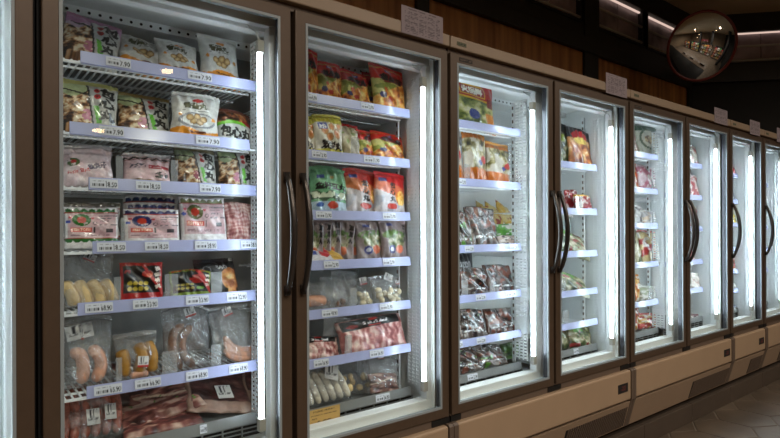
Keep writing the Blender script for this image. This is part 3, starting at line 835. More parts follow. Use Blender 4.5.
    for i, x in enumerate(xs):
        if i == 0: q = [(x + .004, x + .060)]
        elif i == len(xs) - 1: q = [(x - .095, x - .004)]
        else: q = [(x - .05, x + .05)]
        for a, b in q:
            MB().box(a, b, D + .002, D + .028, .472, .494).box((a + b) / 2 - .008, (a + b) / 2 + .008, D + .006, D + .024, .490, .498).build('hinge', M['black'], root)
    # doors, lights and shelves
    for i in range(len(widths)):
        xl, xr = xs[i], xs[i + 1]
        glass_door(root, xl, xr, handles[i], sign=(i == 0))
        lx = xr - .086
        def tube_(lx, hx):
            # a half-round emitting lens in a white housing whose back is towards the mullion
            m_ = MB().tube([(lx, 1.602, .637), (lx, 1.602, 1.778)], .0080, 12)
            for q in range(len(m_.f)):
                n_ = len(m_.f[q])
                cc_ = Vector((0, 0, 0))
                for e in m_.f[q]: cc_ += Vector(m_.v[e])
                m_.m[q] = 0 if (n_ == 4 and ((cc_ / n_ - Vector((lx, 1.602, 0))).x * hx + .6 * (cc_ / n_ - Vector((lx, 1.602, 0))).y * -1) > -.0056) else 1
            return m_.build('light_tube', [M['led_bright'] if added_left_tubes else M['led'], M['hub']], root, True)
        tb = tube_(lx, -1)
        if added_left_tubes: tube_(xl + .066, 1)  # added tube, unseen behind the door frame, to brighten the bay
        for za_, zb2 in ((.597, .637), (1.778, 1.816)):
            MB().box(lx - .0115, lx + .0115, 1.590, 1.612, za_, zb2).build('tube_end_cap', M['hub'], tb, bevel=.003)
        MB().tube([(lx - .002, 1.602, 1.814), (lx - .006, 1.612, 1.846), (lx - .022, 1.635, 1.862), (lx - .026, 1.640, 1.876)], .003, 6).build('tube_cable', M['white'], tb, True)
        gx = xr - .0605
        g = MB(); last = (i == len(widths) - 1)
        for q in range(4): g.box(gx - .001, gx + .001, 1.652 + q * .0237, 1.659 + q * .0237, .600, 1.840)
        zz = .606
        while zz < 1.838: g.box(gx - .001, gx + .001, 1.652, 1.729, zz, zz + .0080); zz += .0150
        g.build('perforated_light_guard', M['white'], root)
        sx = xr - .066 if last else xr
        ss = MB().box(sx - .003, sx + .003, 1.776, 1.794, .56, 1.86)
        zz = .60
        while zz < 1.85: ss.box(sx - .0042, sx - .0028, 1.781, 1.789, zz, zz + .016, 1); zz += .034
        ss.build('shelf_standard', [M['white'], M['cap']], root)
        dn = doors[i]
        xa = xl + (.075 if i == 0 else .055); xb = xr - (.080 if last else .062)
        for j, s in enumerate(bays[i]):
            wire_shelf(root, xa, xb, s['z'], s.get('rail'), s.get('tags', ()), s.get('div', ()), s.get('deck', False))
            SHELF[(dn, j + 1)] = HC + s['z'] + .009; BAY[dn] = (xa, xb)
    return root

def tags_px(lst, rel):
    out = []
    for px0, px1, txt in lst:
        y = 231 - rel * 300
        a, _ = place(px0, y, 1.69); b, _ = place(px1, y, 1.69); out.append(((a + b) / 2, b - a, txt))
    return out
def div_px(lst, rel):
    out = []
    for px0, px1 in lst:
        y = 231 - rel * 300
        a, _ = place(px0, y, 1.708); b, _ = place(px1, y, 1.708); out.append(((a + b) / 2, b - a))
    return out
def SH(z, tags=(), div=(), rail=None, deck=False):
    d = dict(z=z, deck=deck)
    if rail: y = 231 - z * 300; d['rail'] = (place(rail[0], y, 1.69)[0], place(rail[1], y, 1.69)[0])
    d['_t'] = tags; d['_d'] = div
    return d
def local(bay):
    for s in bay:
        t = tags_px(s['_t'], s['z']); s['tags'] = t
        s['div'] = div_px(s['_d'], s['z'])
    return bay
# ------------------------------------------------------------------ the freezer row
XA = 0.15
b1 = [SH(.4615, [(106, 131, '7.90'), (188, 212, '7.90')], rail=(81, 257)),
      SH(.266, [(99, 124, '7.90'), (196, 220, '7.90')], rail=(70, 250)),
      SH(.118, [(90, 118, '18.50'), (136, 161, '18.50'), (200, 221, '7.90')], [(116, 123), (171, 178)], rail=(89, 259)),
      SH(-.058, [(97, 126, '18.50'), (145, 169, '18.50'), (195, 217, '38.90'), (241, 259, '38.90')], [(121, 125)], rail=(93, 260)),
      SH(-.225, [(85, 113, '68.90'), (133, 158, '33.90'), (186, 209, '33.90'), (227, 247, '32.90')], [(114, 121), (165, 178), (211, 222)], rail=(78, 256)),
      SH(-.455, [(94, 122, '65.90'), (135, 161, '66.90'), (186, 208, '68.90'), (229, 248, '68.90')], [(116, 122), (162, 177), (211, 221)], rail=(87, 259)),
      SH(-.625, [(200, 207, '9.90')], deck=True)]
b2 = [SH(.456, [(306, 317, '6.90'), (361, 374, '13.90')]),
      SH(.256, [(312, 327, '13.90'), (364, 380, '11.90')], [(351, 359)]),
      SH(.042, [(316, 332, '13.90'), (383, 396, '13.90')]),
      SH(-.137, [(324, 339, '12.90'), (383, 395, '12.90')]),
      SH(-.311, [(322, 338, '48.90'), (380, 393, '15.90')], [(350, 357)]),
      SH(-.485, [(314, 329, '36.90'), (370, 384, '36.90')], [(345, 352)]),
      SH(-.660, [(376, 390, '36.90')], deck=True)]
b3 = [SH(.4525, [(452, 458, '9.90')]), SH(.197, [(457, 466, '12.90')], [(464, 470)]), SH(-.096, [(465, 474, '22.90'), (510, 518, '22.90')]),
      SH(-.316, [(476, 486, '22.90'), (506, 516, '22.90')], [(462, 468), (490, 495)]), SH(-.510, [(455, 463, '22.90'), (477, 486, '22.90')]), SH(-.664, [(468, 478, '22.90')], deck=True)]
b4 = [SH(.329), SH(.085, (), [(576, 582)]), SH(-.143), SH(-.351, (), [(561, 566)]), SH(-.522, (), [(563, 569)]), SH(-.660, [(574, 579, '9.90')], deck=True)]
b5 = [SH(.442), SH(.226), SH(.009), SH(-.230), SH(-.470, (), [(649, 652)]), SH(-.650, deck=True)]
b6 = [SH(.43), SH(.208), SH(-.01), SH(-.24), SH(-.437), SH(-.64, deck=True)]
b7 = [SH(.40), SH(.20), SH(.02), SH(-.17), SH(-.34), SH(-.49), SH(-.64, deck=True)]
b8 = [SH(.36), SH(.18), SH(0.0), SH(-.18), SH(-.36), SH(-.64, deck=True)]
b0 = [SH(.40), SH(.10), SH(-.20), SH(-.62, deck=True)]
for b in (b0, b1, b2, b3, b4, b5, b6, b7, b8): local(b)
W = .68
G = 'brown glass-door freezers along the aisle'
freezer('brown upright freezer whose white-lit door only shows as a sliver at the photo edge', XA - .68, [.68], [0], [b0], [False], G)
freezer('largest brown double-door freezer, packed with frozen bags and sausages on seven shelves', XA, [W, W], [1, 2], [b1, b2], [True, False], G, back=M['back_shaded'], added_left_tubes=False)
freezer('second double-door freezer along the row, silver meat trays and mushroom bags inside', XA + 1.36, [W, W], [3, 4], [b3, b4], [True, False], G)
freezer('third double-door freezer along the row, standing under the round mirror', XA + 2.72, [W, W * .98], [5, 6], [b5, b6], [True, False], G)
freezer('narrow single-door freezer after the third double-door one, almost empty', XA + 2.72 + W * 1.98, [.635], [7], [b7], [False], G)
freezer('farthest single-door freezer, cut off by the photo edge', XA + 2.72 + W * 1.98 + .635, [.64], [8], [b8], [False], G)

# ------------------------------------------------------------------ goods behind the first door
FB = 'fish ball bags on the upper shelves'
W_ = (222, 221, 216)
pack(1, 1, 'fish_ball_bag', 'frozen food bag', 'grey bag with black calligraphy and violet corner on the top shelf', 57, 118, 19, d_calligraphy(top=(206, 184, 200), pink=(200, 130, 150), corner=(190, 140, 176)), FB, lean=.38, roll=.16, n=66, sealc=(170, 120, 150))
pack(1, 1, 'meatball_bag', 'frozen food bag', 'white and orange bag lying low behind the top price rail, half hidden under clear film', 118, 168, 37, d_whiteorange(seed=1), FB, lean=.62, roll=.10, n=56, sealc=W_, t=.05)
pack(1, 1, 'meatball_bag', 'frozen food bag', 'white and orange bag in the middle of the top shelf, olive writing', 158, 201, 44, d_whiteorange(seed=2), FB, lean=.45, roll=.06, dy=-.012, n=56, sealc=W_)
pack(1, 1, 'meatball_bag', 'frozen food bag', 'plump white and orange bag at the light tube end of the top shelf', 200, 240, 41, d_whiteorange(seed=4), FB, lean=.25, roll=.05, n=56, sealc=W_, t=.055)
pack(1, 2, 'fish_ball_bag', 'frozen food bag', 'grey calligraphy bag nearest the door frame on the second shelf', 58, 118, 86, d_calligraphy(), FB, lean=.26, roll=.05, n=66, sealc=(196, 190, 120))
pack(1, 2, 'fish_ball_bag', 'frozen food bag', 'grey calligraphy bag squeezed against the plated meatball bag on the second shelf', 117, 172, 98, d_calligraphy(), FB, lean=.36, roll=.05, dy=.02, n=64, sealc=(176, 150, 96))
pack(1, 2, 'meatball_bag', 'frozen food bag', 'white bag with a plate of five meatballs printed above an orange foot', 169, 219, 97, d_whiteorange(True), FB, lean=.16, roll=.05, n=64, sealc=W_, dy=-.015)
pack(1, 2, 'fish_ball_bag', 'frozen food bag', 'calligraphy bag lying on its side at the light tube end of the second shelf', 217, 255, 113, d_callig_flat(), FB, lean=.40, roll=.08, n=56, sealc=(120, 70, 60))
pack(1, 3, 'fish_ball_bag', 'frozen food bag', 'frosty pink and white bag with a round red emblem on the third shelf', 62, 115, 150, d_pinkfrost(), FB, lean=.30, n=58, sealc=(222, 214, 216), roll=-.05)
pack(1, 3, 'fish_tofu_pack', 'frozen food pack', 'flat pale pink pack with a dashed dark top edge on the third shelf', 122, 172, 158, d_pinkdash(3), FB, lean=.30, n=52, sealc=(214, 208, 208), dy=.01)
pack(1, 3, 'fish_ball_bag', 'frozen food bag', 'dark mushroom-print calligraphy bag beside the clear divider on the third shelf', 176, 218, 152, d_calligraphy(top=(150, 160, 126), pink=(150, 70, 84)), FB, lean=.28, n=58, sealc=(120, 110, 80), roll=.05)
pack(1, 3, 'fish_ball_bag', 'frozen food bag', 'calligraphy bag with two red dots at the light tube end of the third shelf', 217, 256, 153, d_calligraphy(top=(158, 170, 136)), FB, lean=.25, n=58, sealc=(70, 60, 46), roll=.08)
FT = 'fish tofu packs on the fourth shelf'
gr, bl, ol = (48, 120, 52), (40, 48, 110), (104, 110, 66)
pack(1, 4, 'fish_tofu_pack', 'frozen food pack', 'pink pack with green scalloped borders and a green wreath', 64, 119, 208, d_scallop(gr), FT, lean=.12, n=66, wr=.0006, t=.03, pw=.4)
pack(1, 4, 'fish_tofu_pack', 'frozen food pack', 'plain grey-brown pack just peeking out above the green-scalloped one', 62, 122, 203, d_scallop((150, 140, 140), brown=True), FT, lean=.12, dy=.035, n=44, t=.03, pw=.4)
pack(1, 4, 'fish_tofu_pack', 'frozen food pack', 'front pink pack with navy scalloped border and navy wreath', 124, 180, 210, d_scallop(bl, False), FT, lean=.10, n=66, wr=.0006, t=.03, pw=.4)
pack(1, 4, 'fish_tofu_pack', 'frozen food pack', 'navy-scalloped pack showing its top edge behind the front navy one', 124, 178, 203, d_scallop(bl, False), FT, lean=.12, dy=.036, n=50, t=.03, pw=.4, roll=.02)
pack(1, 4, 'fish_tofu_pack', 'frozen food pack', 'rearmost navy-scalloped pack, tilted, with a torn upper corner', 120, 176, 195, d_scallop(bl, False), FT, lean=.14, dy=.072, n=50, t=.03, pw=.4, roll=.05)
pack(1, 4, 'fish_tofu_pack', 'frozen food pack', 'pink pack with an olive dotted border and olive wreath on the fourth shelf', 181, 227, 198, d_scallop(ol, False), FT, lean=.16, n=62, wr=.0006, t=.035, pw=.4)
pack(1, 4, 'crab_stick_pack', 'frozen food pack', 'unprinted clear pack of pinkish strips at the light tube end of the fourth shelf', 227, 257, 203, d_bacon(8, False, vert=False), FT, lean=.2, n=40, mat='meat', t=.03)

def clear_pack(door, sh, name, cat, label, x0, x1, ytop, group=None, mat='film', **k):
    o = pack(door, sh, name, cat, label, x0, x1, ytop, None, group, mat=mat, n=k.pop('n', 26), wr=.0022, sealc='film', **k)
    return o, o['_w'], o['_h'], o['_t']

SG = 'clear sausage and meat packs on the lower shelves'
o, w, h, t = clear_pack(1, 5, 'pastry_roll_pack', 'frozen food pack', 'clear bag with four beige rolls standing in a row', 62, 117, 256, SG, t=.06, lean=.2)
for i in range(4):
    x = w * (-.36 + .235 * i); links(o, 'roll', M['roll'], [[(x + .012, -.004, h * .04), (x + .004, -.006, h * .25), (x - .014, -.002, h * .50)]], .0175, 10)
sticker(o, -.01 * w, h * .88, .032, .022, -.006, .45)
pack(1, 5, 'spicy_meat_pack', 'frozen food pack', 'red and black pack with yellow dots and slanting white writing', 119, 164, 263, d_redblack(), SG, lean=.22, n=60, roll=.02, t=.03, pw=.4)
pack(1, 5, 'spicy_meat_pack', 'frozen food pack', 'green-edged black pack with a red strip, half behind a clear divider', 169, 212, 270, d_greenblack(), SG, lean=.24, n=56, t=.03, pw=.4)
pack(1, 5, 'dumpling_bag', 'frozen food bag', 'black bag with an orange food window leaning at the end of the fifth shelf', 198, 240, 263, d_blackwindow(), SG, lean=.40, dy=.03, n=50, t=.04, sealc=(40, 40, 44))
o, w, h, t = clear_pack(1, 6, 'sausage_pack', 'frozen food pack', 'clear bag with two fat pink bent sausages', 62, 114, 322, SG, t=.06, lean=.25)
links(o, 'sausage', M['saus_pink'], [[(-.33 * w, -.004, h * .50), (-.16 * w, -.010, h * .50), (-.10 * w, -.012, h * .28), (-.16 * w, -.010, h * .06)], [(.04 * w, -.004, h * .58), (.20 * w, -.010, h * .46), (.24 * w, -.010, h * .26), (.10 * w, -.010, h * .06)]], .0175, 10)
sticker(o, -.12 * w, h * .72, .07, .042, -.014, -.15, False); sticker(o, -.10 * w, h * .70, .007, .03, -.020, .05, True, 'red_label')
o, w, h, t = clear_pack(1, 6, 'sausage_pack', 'frozen food pack', 'clear pack of mustard-yellow sausages with a white sticker', 115, 160, 336, SG, t=.055, lean=.22)
links(o, 'sausage', M['saus_yellow'], [[(-.34 * w, -.004, h * .70), (-.30 * w, -.010, h * .45), (-.30 * w, -.008, h * .10)], [(.02 * w, -.004, h * .80), (.10 * w, -.012, h * .50), (-.02 * w, -.010, h * .12)], [(.22 * w, -.004, h * .82), (.32 * w, -.010, h * .5), (.28 * w, -.006, h * .12)]], .0185, 10)
links(o, 'sausage_end', M['saus_pink'], [[(-.2 * w, -.016, h * .10), (0, -.018, h * .12), (.2 * w, -.014, h * .10)]], .010, 8)
sticker(o, .06 * w, h * .26, .030, .032, -.034, .1)
o, w, h, t = clear_pack(1, 6, 'sausage_pack', 'frozen food pack', 'large clear bag with two long brown speckled sausages bent like horseshoes', 163, 212, 308, SG, t=.06, lean=.2)
links(o, 'sausage', M['saus_brown'], [[(-.05 * w, -.006, h * .72), (-.27 * w, -.012, h * .60), (-.30 * w, -.012, h * .32), (-.16 * w, -.010, h * .06)], [(.12 * w, -.006, h * .68), (-.08 * w, -.014, h * .56), (-.12 * w, -.014, h * .30), (.10 * w, -.012, h * .05)]], .0140, 10)
sticker(o, .12 * w, h * .84, .034, .030, -.008, -.25)
o, w, h, t = clear_pack(1, 6, 'sausage_pack', 'frozen food pack', 'clear bag of orange-pink sausages fanned out beside the light tube', 212, 257, 309, SG, t=.055, lean=.25)
links(o, 'sausage', M['saus_orange'], [[(-.20 * w, -.004, h * .50), (-.05 * w, -.010, h * .30), (.18 * w, -.010, h * .22), (.42 * w, -.006, h * .22)], [(-.22 * w, -.010, h * .40), (-.08 * w, -.016, h * .22), (.15 * w, -.016, h * .14), (.42 * w, -.008, h * .15)], [(-.24 * w, -.014, h * .28), (-.12 * w, -.018, h * .14), (.1 * w, -.018, h * .07), (.36 * w, -.010, h * .08)]], .0115, 8)
sticker(o, -.05 * w, h * .86, .032, .028, -.006, -.3)
o, w, h, t = clear_pack(1, 7, 'sausage_pack', 'frozen food pack', 'vacuum pack of raw red-brown sausages with white labels on the bottom shelf', 62, 126, 406, SG, t=.07, lean=.75, hh=.20)
for i in range(6):
    x = w * (-.42 + .165 * i); links(o, 'sausage', M['saus_raw'], [[(x - .012, -.010, h * .06), (x, -.018, h * .4), (x - .002, -.016, h * .75), (x - .014, -.004, h * .95)]], .0150, 9)
sticker(o, -.02 * w, h * .18, .034, .05, -.040, .05, False); sticker(o, .26 * w, h * .22, .030, .05, -.038, .08, False)
SL = 'flat packs of sliced meat on the bottom shelf'
pack(1, 7, 'sliced_meat_pack', 'frozen meat pack', 'flat pack of marbled bacon slices lying at the rear of the bottom shelf', 112, 186, 399, d_slices(3), SL, mat='meat', lean=1.0, hh=.19, t=.022, dy=.10, n=50, pw=.35, roll=.22, lift=.055)
pack(1, 7, 'sliced_meat_pack', 'frozen meat pack', 'flat pack of fatty slices with green sprigs in front of the marbled bacon', 120, 208, 410, d_slices(7), SL, mat='meat', lean=1.05, hh=.16, t=.024, dy=.03, n=54, pw=.35, roll=-.14, lift=.03)
pack(1, 7, 'sliced_meat_pack', 'frozen meat pack', 'lowest pack of pink slices with a crumpled white sticker at the deck edge', 122, 206, 425, d_slices(11), SL, mat='meat', lean=1.15, hh=.13, t=.024, dy=-.01, n=50, pw=.35)
o = pack(1, 7, 'dark_meat_pack', 'frozen meat pack', 'dark red vacuum pack with a white label, slanting across the bottom shelf', 186, 258, 392, d_slices(15, False, True), SL, mat='meat', lean=.95, hh=.21, t=.022, dy=.02, n=44, pw=.3, roll=.22, lift=.012)
sticker(o, .06 * o['_w'], o['_h'] * .24, .056, .055, -.016, -.12, False)
pack(1, 7, 'dark_meat_pack', 'frozen meat pack', 'dark pack with a pale rim leaning behind the white-labelled meat pack', 208, 262, 384, d_slices(19, False, True), SL, mat='meat', lean=.8, hh=.19, t=.022, dy=.11, n=40, pw=.3, roll=.30, lift=.02)

# ------------------------------------------------------------------ goods behind the second door
SN = 'red and yellow snack bags behind the second door'
pack(2, 1, 'snack_bag', 'frozen food bag', 'tall red and yellow bag at the handle end of the top shelf', 296, 319, 53, d_snack(1), SN, lean=.1, n=44, sealc=(190, 44, 36))
pack(2, 1, 'snack_bag', 'frozen food bag', 'red and yellow bag second from the handle end on the top shelf', 316, 344, 65, d_snack(2), SN, lean=.22, n=46, sealc=(190, 44, 36), roll=.05)
pack(2, 1, 'snack_bag', 'frozen food bag', 'red and yellow bag in the middle of the top shelf, nuggets printed below', 341, 371, 74, d_snack(3), SN, lean=.28, n=46, sealc=(190, 44, 36), roll=.08, dy=-.012)
pack(2, 1, 'snack_bag', 'frozen food bag', 'narrow red edge of a bag wedged before the last one on the top shelf', 364, 382, 76, d_snack(4), SN, lean=.2, n=30, dy=.035, sealc=(170, 36, 30), roll=.06)
pack(2, 1, 'snack_bag', 'frozen food bag', 'last red and yellow bag on the top shelf, beside the light tube', 374, 409, 72, d_snack(5), SN, lean=.22, n=48, sealc=(190, 44, 36), roll=.08, dy=-.01)
pack(2, 2, 'prawn_ball_bag', 'frozen food bag', 'pale yellow bag cut off by the door frame on the second shelf', 292, 316, 119, d_yellowwhite(), None, lean=.12, n=40, sealc=(214, 206, 90))
pack(2, 2, 'prawn_ball_bag', 'frozen food bag', 'white bag with a yellow top and brown balls in front of the second shelf', 315, 344, 119, d_yellowwhite(), None, lean=.1, n=46, sealc=(214, 206, 90), dy=-.01)
pack(2, 2, 'crab_claw_bag', 'frozen food bag', 'pale clear-sided bag with a red top behind the clear divider', 342, 364, 128, d_plain((190, 180, 150), (206, 196, 176), 3, 4, (150, 170, 100)), None, lean=.25, n=34, sealc=(196, 40, 36), dy=.015)
pack(2, 2, 'nugget_bag', 'frozen food bag', 'red and orange nugget bag standing next to the divider', 358, 380, 134, d_snack(8), SN, lean=.3, n=38, sealc=(196, 50, 36), roll=.1)
pack(2, 2, 'nugget_bag', 'frozen food bag', 'red and yellow nugget bag near the light tube on the second shelf', 376, 411, 136, d_snack(9), SN, lean=.42, n=46, sealc=(196, 50, 36), roll=.12, dy=-.012)
pack(2, 3, 'tofu_bag', 'frozen food bag', 'second green bag, mostly hidden behind the front green one', 300, 330, 172, d_greenbag(), None, lean=.08, dy=.04, n=36, sealc=(104, 160, 120))
pack(2, 3, 'tofu_bag', 'frozen food bag', 'front mint-green bag with four black characters', 310, 348, 170, d_greenbag(), None, lean=.1, n=54, sealc=(104, 160, 120))
pack(2, 3, 'lobster_ball_bag', 'frozen food bag', 'orange and silver bag with black characters down its middle', 344, 381, 173, d_orangebag(low=(206, 128, 82)), None, lean=.12, n=52, sealc=(196, 60, 50), roll=.06)
pack(2, 3, 'lobster_ball_bag', 'frozen food bag', 'silver bag with a bright red top at the light tube end', 373, 405, 177, d_orangebag('包心丸', (206, 40, 42), (216, 120, 84)), None, lean=.16, n=48, sealc=(206, 40, 42), dy=.02, roll=.1)
TF = 'pinkish tofu bags behind the second door'
for i, (a, b, y, nm) in enumerate([(302, 316, 222, 'first'), (310, 324, 222, 'second'), (318, 334, 221, 'third'), (328, 346, 222, 'fourth'), (340, 358, 223, 'fifth')]):
    pack(2, 4, 'tofu_bag', 'frozen food bag', nm + ' of five thin pinkish bags standing edge to edge, counted from the handles', a, b + 6, y, d_pinkgreen(i), TF, lean=.05, n=32, t=.022, yaw=-.55, dy=.035, sealc=(170, 150, 150))
pack(2, 4, 'tofu_bag', 'frozen food bag', 'grey-pink bag with green print and an orange spot, fourth shelf middle', 356, 386, 222, d_pinkgreen(7), TF, lean=.1, n=48, sealc=(170, 150, 150), dy=-.005)
pack(2, 4, 'tofu_bag', 'frozen food bag', 'grey-pink bag with characters down its side by the light tube', 382, 409, 222, d_pinkgreen(8), TF, lean=.08, n=44, sealc=(170, 150, 150), dy=.01)
pack(2, 4, 'seafood_packet', 'frozen food pack', 'low white and yellow packet lying before the thin pinkish bags', 308, 348, 252, d_flatpack(), None, lean=.9, n=36, t=.03, hh=.09, dy=-.03)
LG = 'clear packs on the lower shelves of the second door'
o, w, h, t = clear_pack(2, 5, 'stuffed_roll_pack', 'frozen food pack', 'clear pack with one orange roll at the handle end of the fifth shelf', 294, 331, 286, LG, t=.06, lean=.3)
links(o, 'roll', M['saus_orange'], [[(-.40 * w, -.010, h * .36), (0, -.014, h * .38), (.34 * w, -.010, h * .36)]], .021, 10)
o, w, h, t = clear_pack(2, 5, 'mushroom_pack', 'frozen food pack', 'clear pack of brown chunks slumped beside the orange roll', 322, 347, 281, LG, t=.05, lean=.35, roll=.15)
lumps(o, 'chunk', M['saus_brown'], 6, w, h, t, 0, h * .42, .010, 5)
clear_pack(2, 5, 'frosted_bag', 'frozen food bag', 'frosted grey bag standing behind the divider on the fifth shelf', 333, 358, 274, LG, mat='frost', t=.045, lean=.3, dy=.03, roll=.12)
o, w, h, t = clear_pack(2, 5, 'dumpling_pack', 'frozen food pack', 'small clear bag of cream dumplings next to the divider', 353, 376, 281, LG, t=.05, lean=.25)
lumps(o, 'dumpling', M['dough'], 10, w, h, t, 0, h * .62, .012, 6); sticker(o, .05 * w, h * .82, .034, .03, -.010, -.1)
o, w, h, t = clear_pack(2, 5, 'dumpling_pack', 'frozen food pack', 'fuller clear bag of cream dumplings under a loose white sticker', 373, 403, 277, LG, t=.055, lean=.25)
lumps(o, 'dumpling', M['dough'], 14, w, h, t, 0, h * .68, .013, 9); sticker(o, .05 * w, h * .86, .04, .03, -.010, .5, False); sticker(o, .36 * w, h * .70, .022, .016, -.012, 0)
pack(2, 6, 'bacon_pack', 'frozen meat pack', 'smaller pink meat pack with a black top label at the handle end', 292, 340, 337, d_bacon(4), 'sliced meat packs on the sixth shelf', mat='meat', lean=.35, t=.04, n=48, pw=.4, roll=.10)
pack(2, 6, 'bacon_pack', 'frozen meat pack', 'big pink sliced meat pack with a black label lettered in white', 342, 409, 316, d_bacon(2, words='Shabu Splash'), 'sliced meat packs on the sixth shelf', mat='meat', lean=.30, t=.05, n=64, pw=.4, roll=-.03)
clear_pack(2, 6, 'frosted_bag', 'frozen food bag', 'greyish clear bag slumped between the two pink meat packs', 318, 352, 318, LG, mat='frost', t=.04, lean=.3, dy=.03, roll=.35)
o, w, h, t = clear_pack(2, 7, 'fish_stick_pack', 'frozen food pack', 'long clear bag of white fish sticks with a white label above the kraft card', 300, 351, 370, LG, t=.07, lean=.55, dy=-.02)
for i in range(6):
    x = w * (-.36 + .145 * i); links(o, 'fish_stick', M['fish'], [[(x + .014, -.012, h * .04), (x + .003, -.016, h * .45), (x - .012, -.008, h * .85)]], .013, 8)
sticker(o, .12 * w, h * .52, .055, .06, -.040, .35, False)
o, w, h, t = clear_pack(2, 7, 'chicken_piece_pack', 'frozen food pack', 'clear bag of yellowish pieces between the fish sticks and the red meat', 338, 374, 360, LG, t=.06, lean=.5, dy=.02, roll=.25)
lumps(o, 'piece', M['roll'], 7, w, h, t, 0, h * .62, .015, 12)
o, w, h, t = clear_pack(2, 7, 'diced_meat_pack', 'frozen meat pack', 'clear bag with a red and white slab of diced meat, red-topped', 366, 403, 357, LG, t=.055, lean=.4, dy=.0, roll=.12)
q = pouch('meat_slab', w * .80, h * .56, t * .55, d_slices(23, False), M['meat'], 36, 3, .4, parent=o); sticker(o, .02 * w, h * .94, .03, .016, -.004, 0)

# ------------------------------------------------------------------ goods behind the third and fourth doors
DARK[0] = 1.5      # prints darkened from here on, to offset the extra tube light
pack(3, 1, 'hotpot_mix_bag', 'frozen food bag', 'big red bag with a yellow-framed title on the top shelf of the third door', 448, 496, 82, d_redbag(), None, lean=.15, n=56, sealc=(190, 30, 36), roll=.08)
OB = 'orange-footed bags behind the third door'
for i, (a, b, y, l) in enumerate([(446, 463, 128, 'orange-topped bag nearest the door frame on the second shelf of the third door'), (464, 487, 134, 'white bag with an orange foot beside the clear divider, third door'), (486, 510, 146, 'white bag with an orange foot nearest the light tube, third door')]):
    pack(3, 2, 'shellfish_bag', 'frozen food bag', l, a, b, y, d_orangefoot(i + 1), OB, lean=.12, n=40, sealc=(200, 134, 56), roll=.04 * i, t=.05)
clear_pack(3, 2, 'frosted_bag', 'frozen food bag', 'dim frosted bag behind the orange-footed bags at the light tube end', 502, 523, 146, None, mat='frost', t=.04, lean=.2, dy=.06)
TR = 'silver film meat trays behind the third door'
for sh, a, b, y, gn, l in [(3, 448, 475, 211, .25, 'crinkled meat tray leaning at the frame end of the third shelf'), (3, 471, 500, 207, .05, 'tall silver-filmed meat tray in the middle of the third shelf'),
                           (4, 446, 461, 268, .0, 'sliver of a meat tray by the door frame on the fourth shelf'), (4, 461, 489, 268, .05, 'dark meat tray with a folded corner on the fourth shelf'), (4, 488, 516, 265, .0, 'shiny orange-edged meat tray at the light tube end of the fourth shelf'),
                           (5, 447, 460, 312, .0, 'half-hidden meat tray by the door frame on the fifth shelf'), (5, 459, 487, 309, .1, 'wrinkled meat tray in the middle of the fifth shelf'), (5, 487, 516, 308, .0, 'orange-brown meat tray at the light tube end of the fifth shelf'),
                           (6, 448, 484, 349, .2, 'meat tray with green garnish lying at the frame end of the bottom shelf'), (6, 478, 509, 346, .15, 'meat tray with a white glare streak on the bottom shelf')]:
    pack(3, sh, 'meat_tray', 'frozen meat tray', l, a, b, y, d_tray(hash_(l) % 50, gn, .35 if 'orange' in l else .22), TR, lean=.30 if sh < 6 else .6, mat='tray', n=40, t=.035, pw=.28, wr=.0018, roll=.06)
for i, (a, b, y) in enumerate([(476, 494, 197), (484, 506, 193), (496, 519, 189)]):
    pack(3, 3, 'spring_roll_pack', 'frozen food pack', ['lowest', 'middle', 'topmost'][i] + ' of three slanting yellow spring roll packs at the back of the third door', a, b, y, d_plain((214, 186, 96), (222, 206, 160), i, 4, (170, 60, 50)), 'spring roll packs at the back', lean=.5, dy=.16 + .03 * i, n=26, t=.03, roll=.5, hh=.13, lift=.112)
ra, rb = place(462, 215, 1.93)[0], place(520, 215, 1.93)[0]; rz = SHELF[(3, 3)]
rs = MB().box(ra, rb, 1.885, 2.06, rz + .100, rz + .106)
for x in (ra + .006, rb - .006):
    for y in (1.895, 2.05): rs.box(x - .004, x + .004, y - .004, y + .004, rz - .002, rz + .100)
tag(rs.build('shelf_riser', M['wire']), 'low white riser holding the slanting spring roll packs behind the third door', 'riser')
pack(3, 3, 'green_pea_pack', 'frozen food pack', 'bright green pack low behind the silver tray on the third shelf', 497, 519, 224, d_plain((104, 170, 62), (120, 184, 70), 3), None, lean=.15, dy=.06, n=24, t=.03)
pack(3, 3, 'sauce_tub', 'frozen food tub', 'small dark-lidded roll beside the silver tray on the third shelf', 500, 521, 236, d_plain((188, 170, 160), (214, 204, 198), 4, 5, (40, 44, 50)), None, lean=.5, dy=-.02, n=24, t=.03)
pack(3, 4, 'black_print_pack', 'frozen meat pack', 'dark pack with white script standing behind the fourth-shelf trays', 450, 476, 253, lambda U, V: write(base(U, (50, 38, 38)), U, V, 'Bacon', .55, .7, .6, .3, (206, 200, 200)), None, lean=.1, dy=.09, n=36, t=.03)
pack(3, 6, 'leafy_bag', 'frozen vegetable bag', 'dark green leafy bag in the far corner of the bottom shelf', 502, 522, 342, d_plain((60, 96, 44), (90, 136, 60), 6, 7, (120, 160, 80)), None, lean=.3, dy=.05, n=26, t=.05)
pack(4, 1, 'seafood_box', 'frozen food pack', 'black and green pack by the frame on the top shelf of the fourth door', 553, 576, 124, d_blackgreen(), None, lean=.15, n=34, roll=.08, t=.03, pw=.35)
pack(4, 1, 'seafood_box', 'frozen food pack', 'black pack with orange food and a red oval, fourth door top shelf', 573, 598, 130, d_blackorange(), None, lean=.22, n=38, roll=.10, t=.03, pw=.35, dy=-.01)
pack(4, 2, 'crab_stick_pack', 'frozen food pack', 'flat white and red packet slanting on the second shelf of the fourth door', 552, 574, 194, d_plain((214, 206, 206), (190, 60, 60), 5, 5), None, lean=.5, n=26, roll=.3, t=.03)
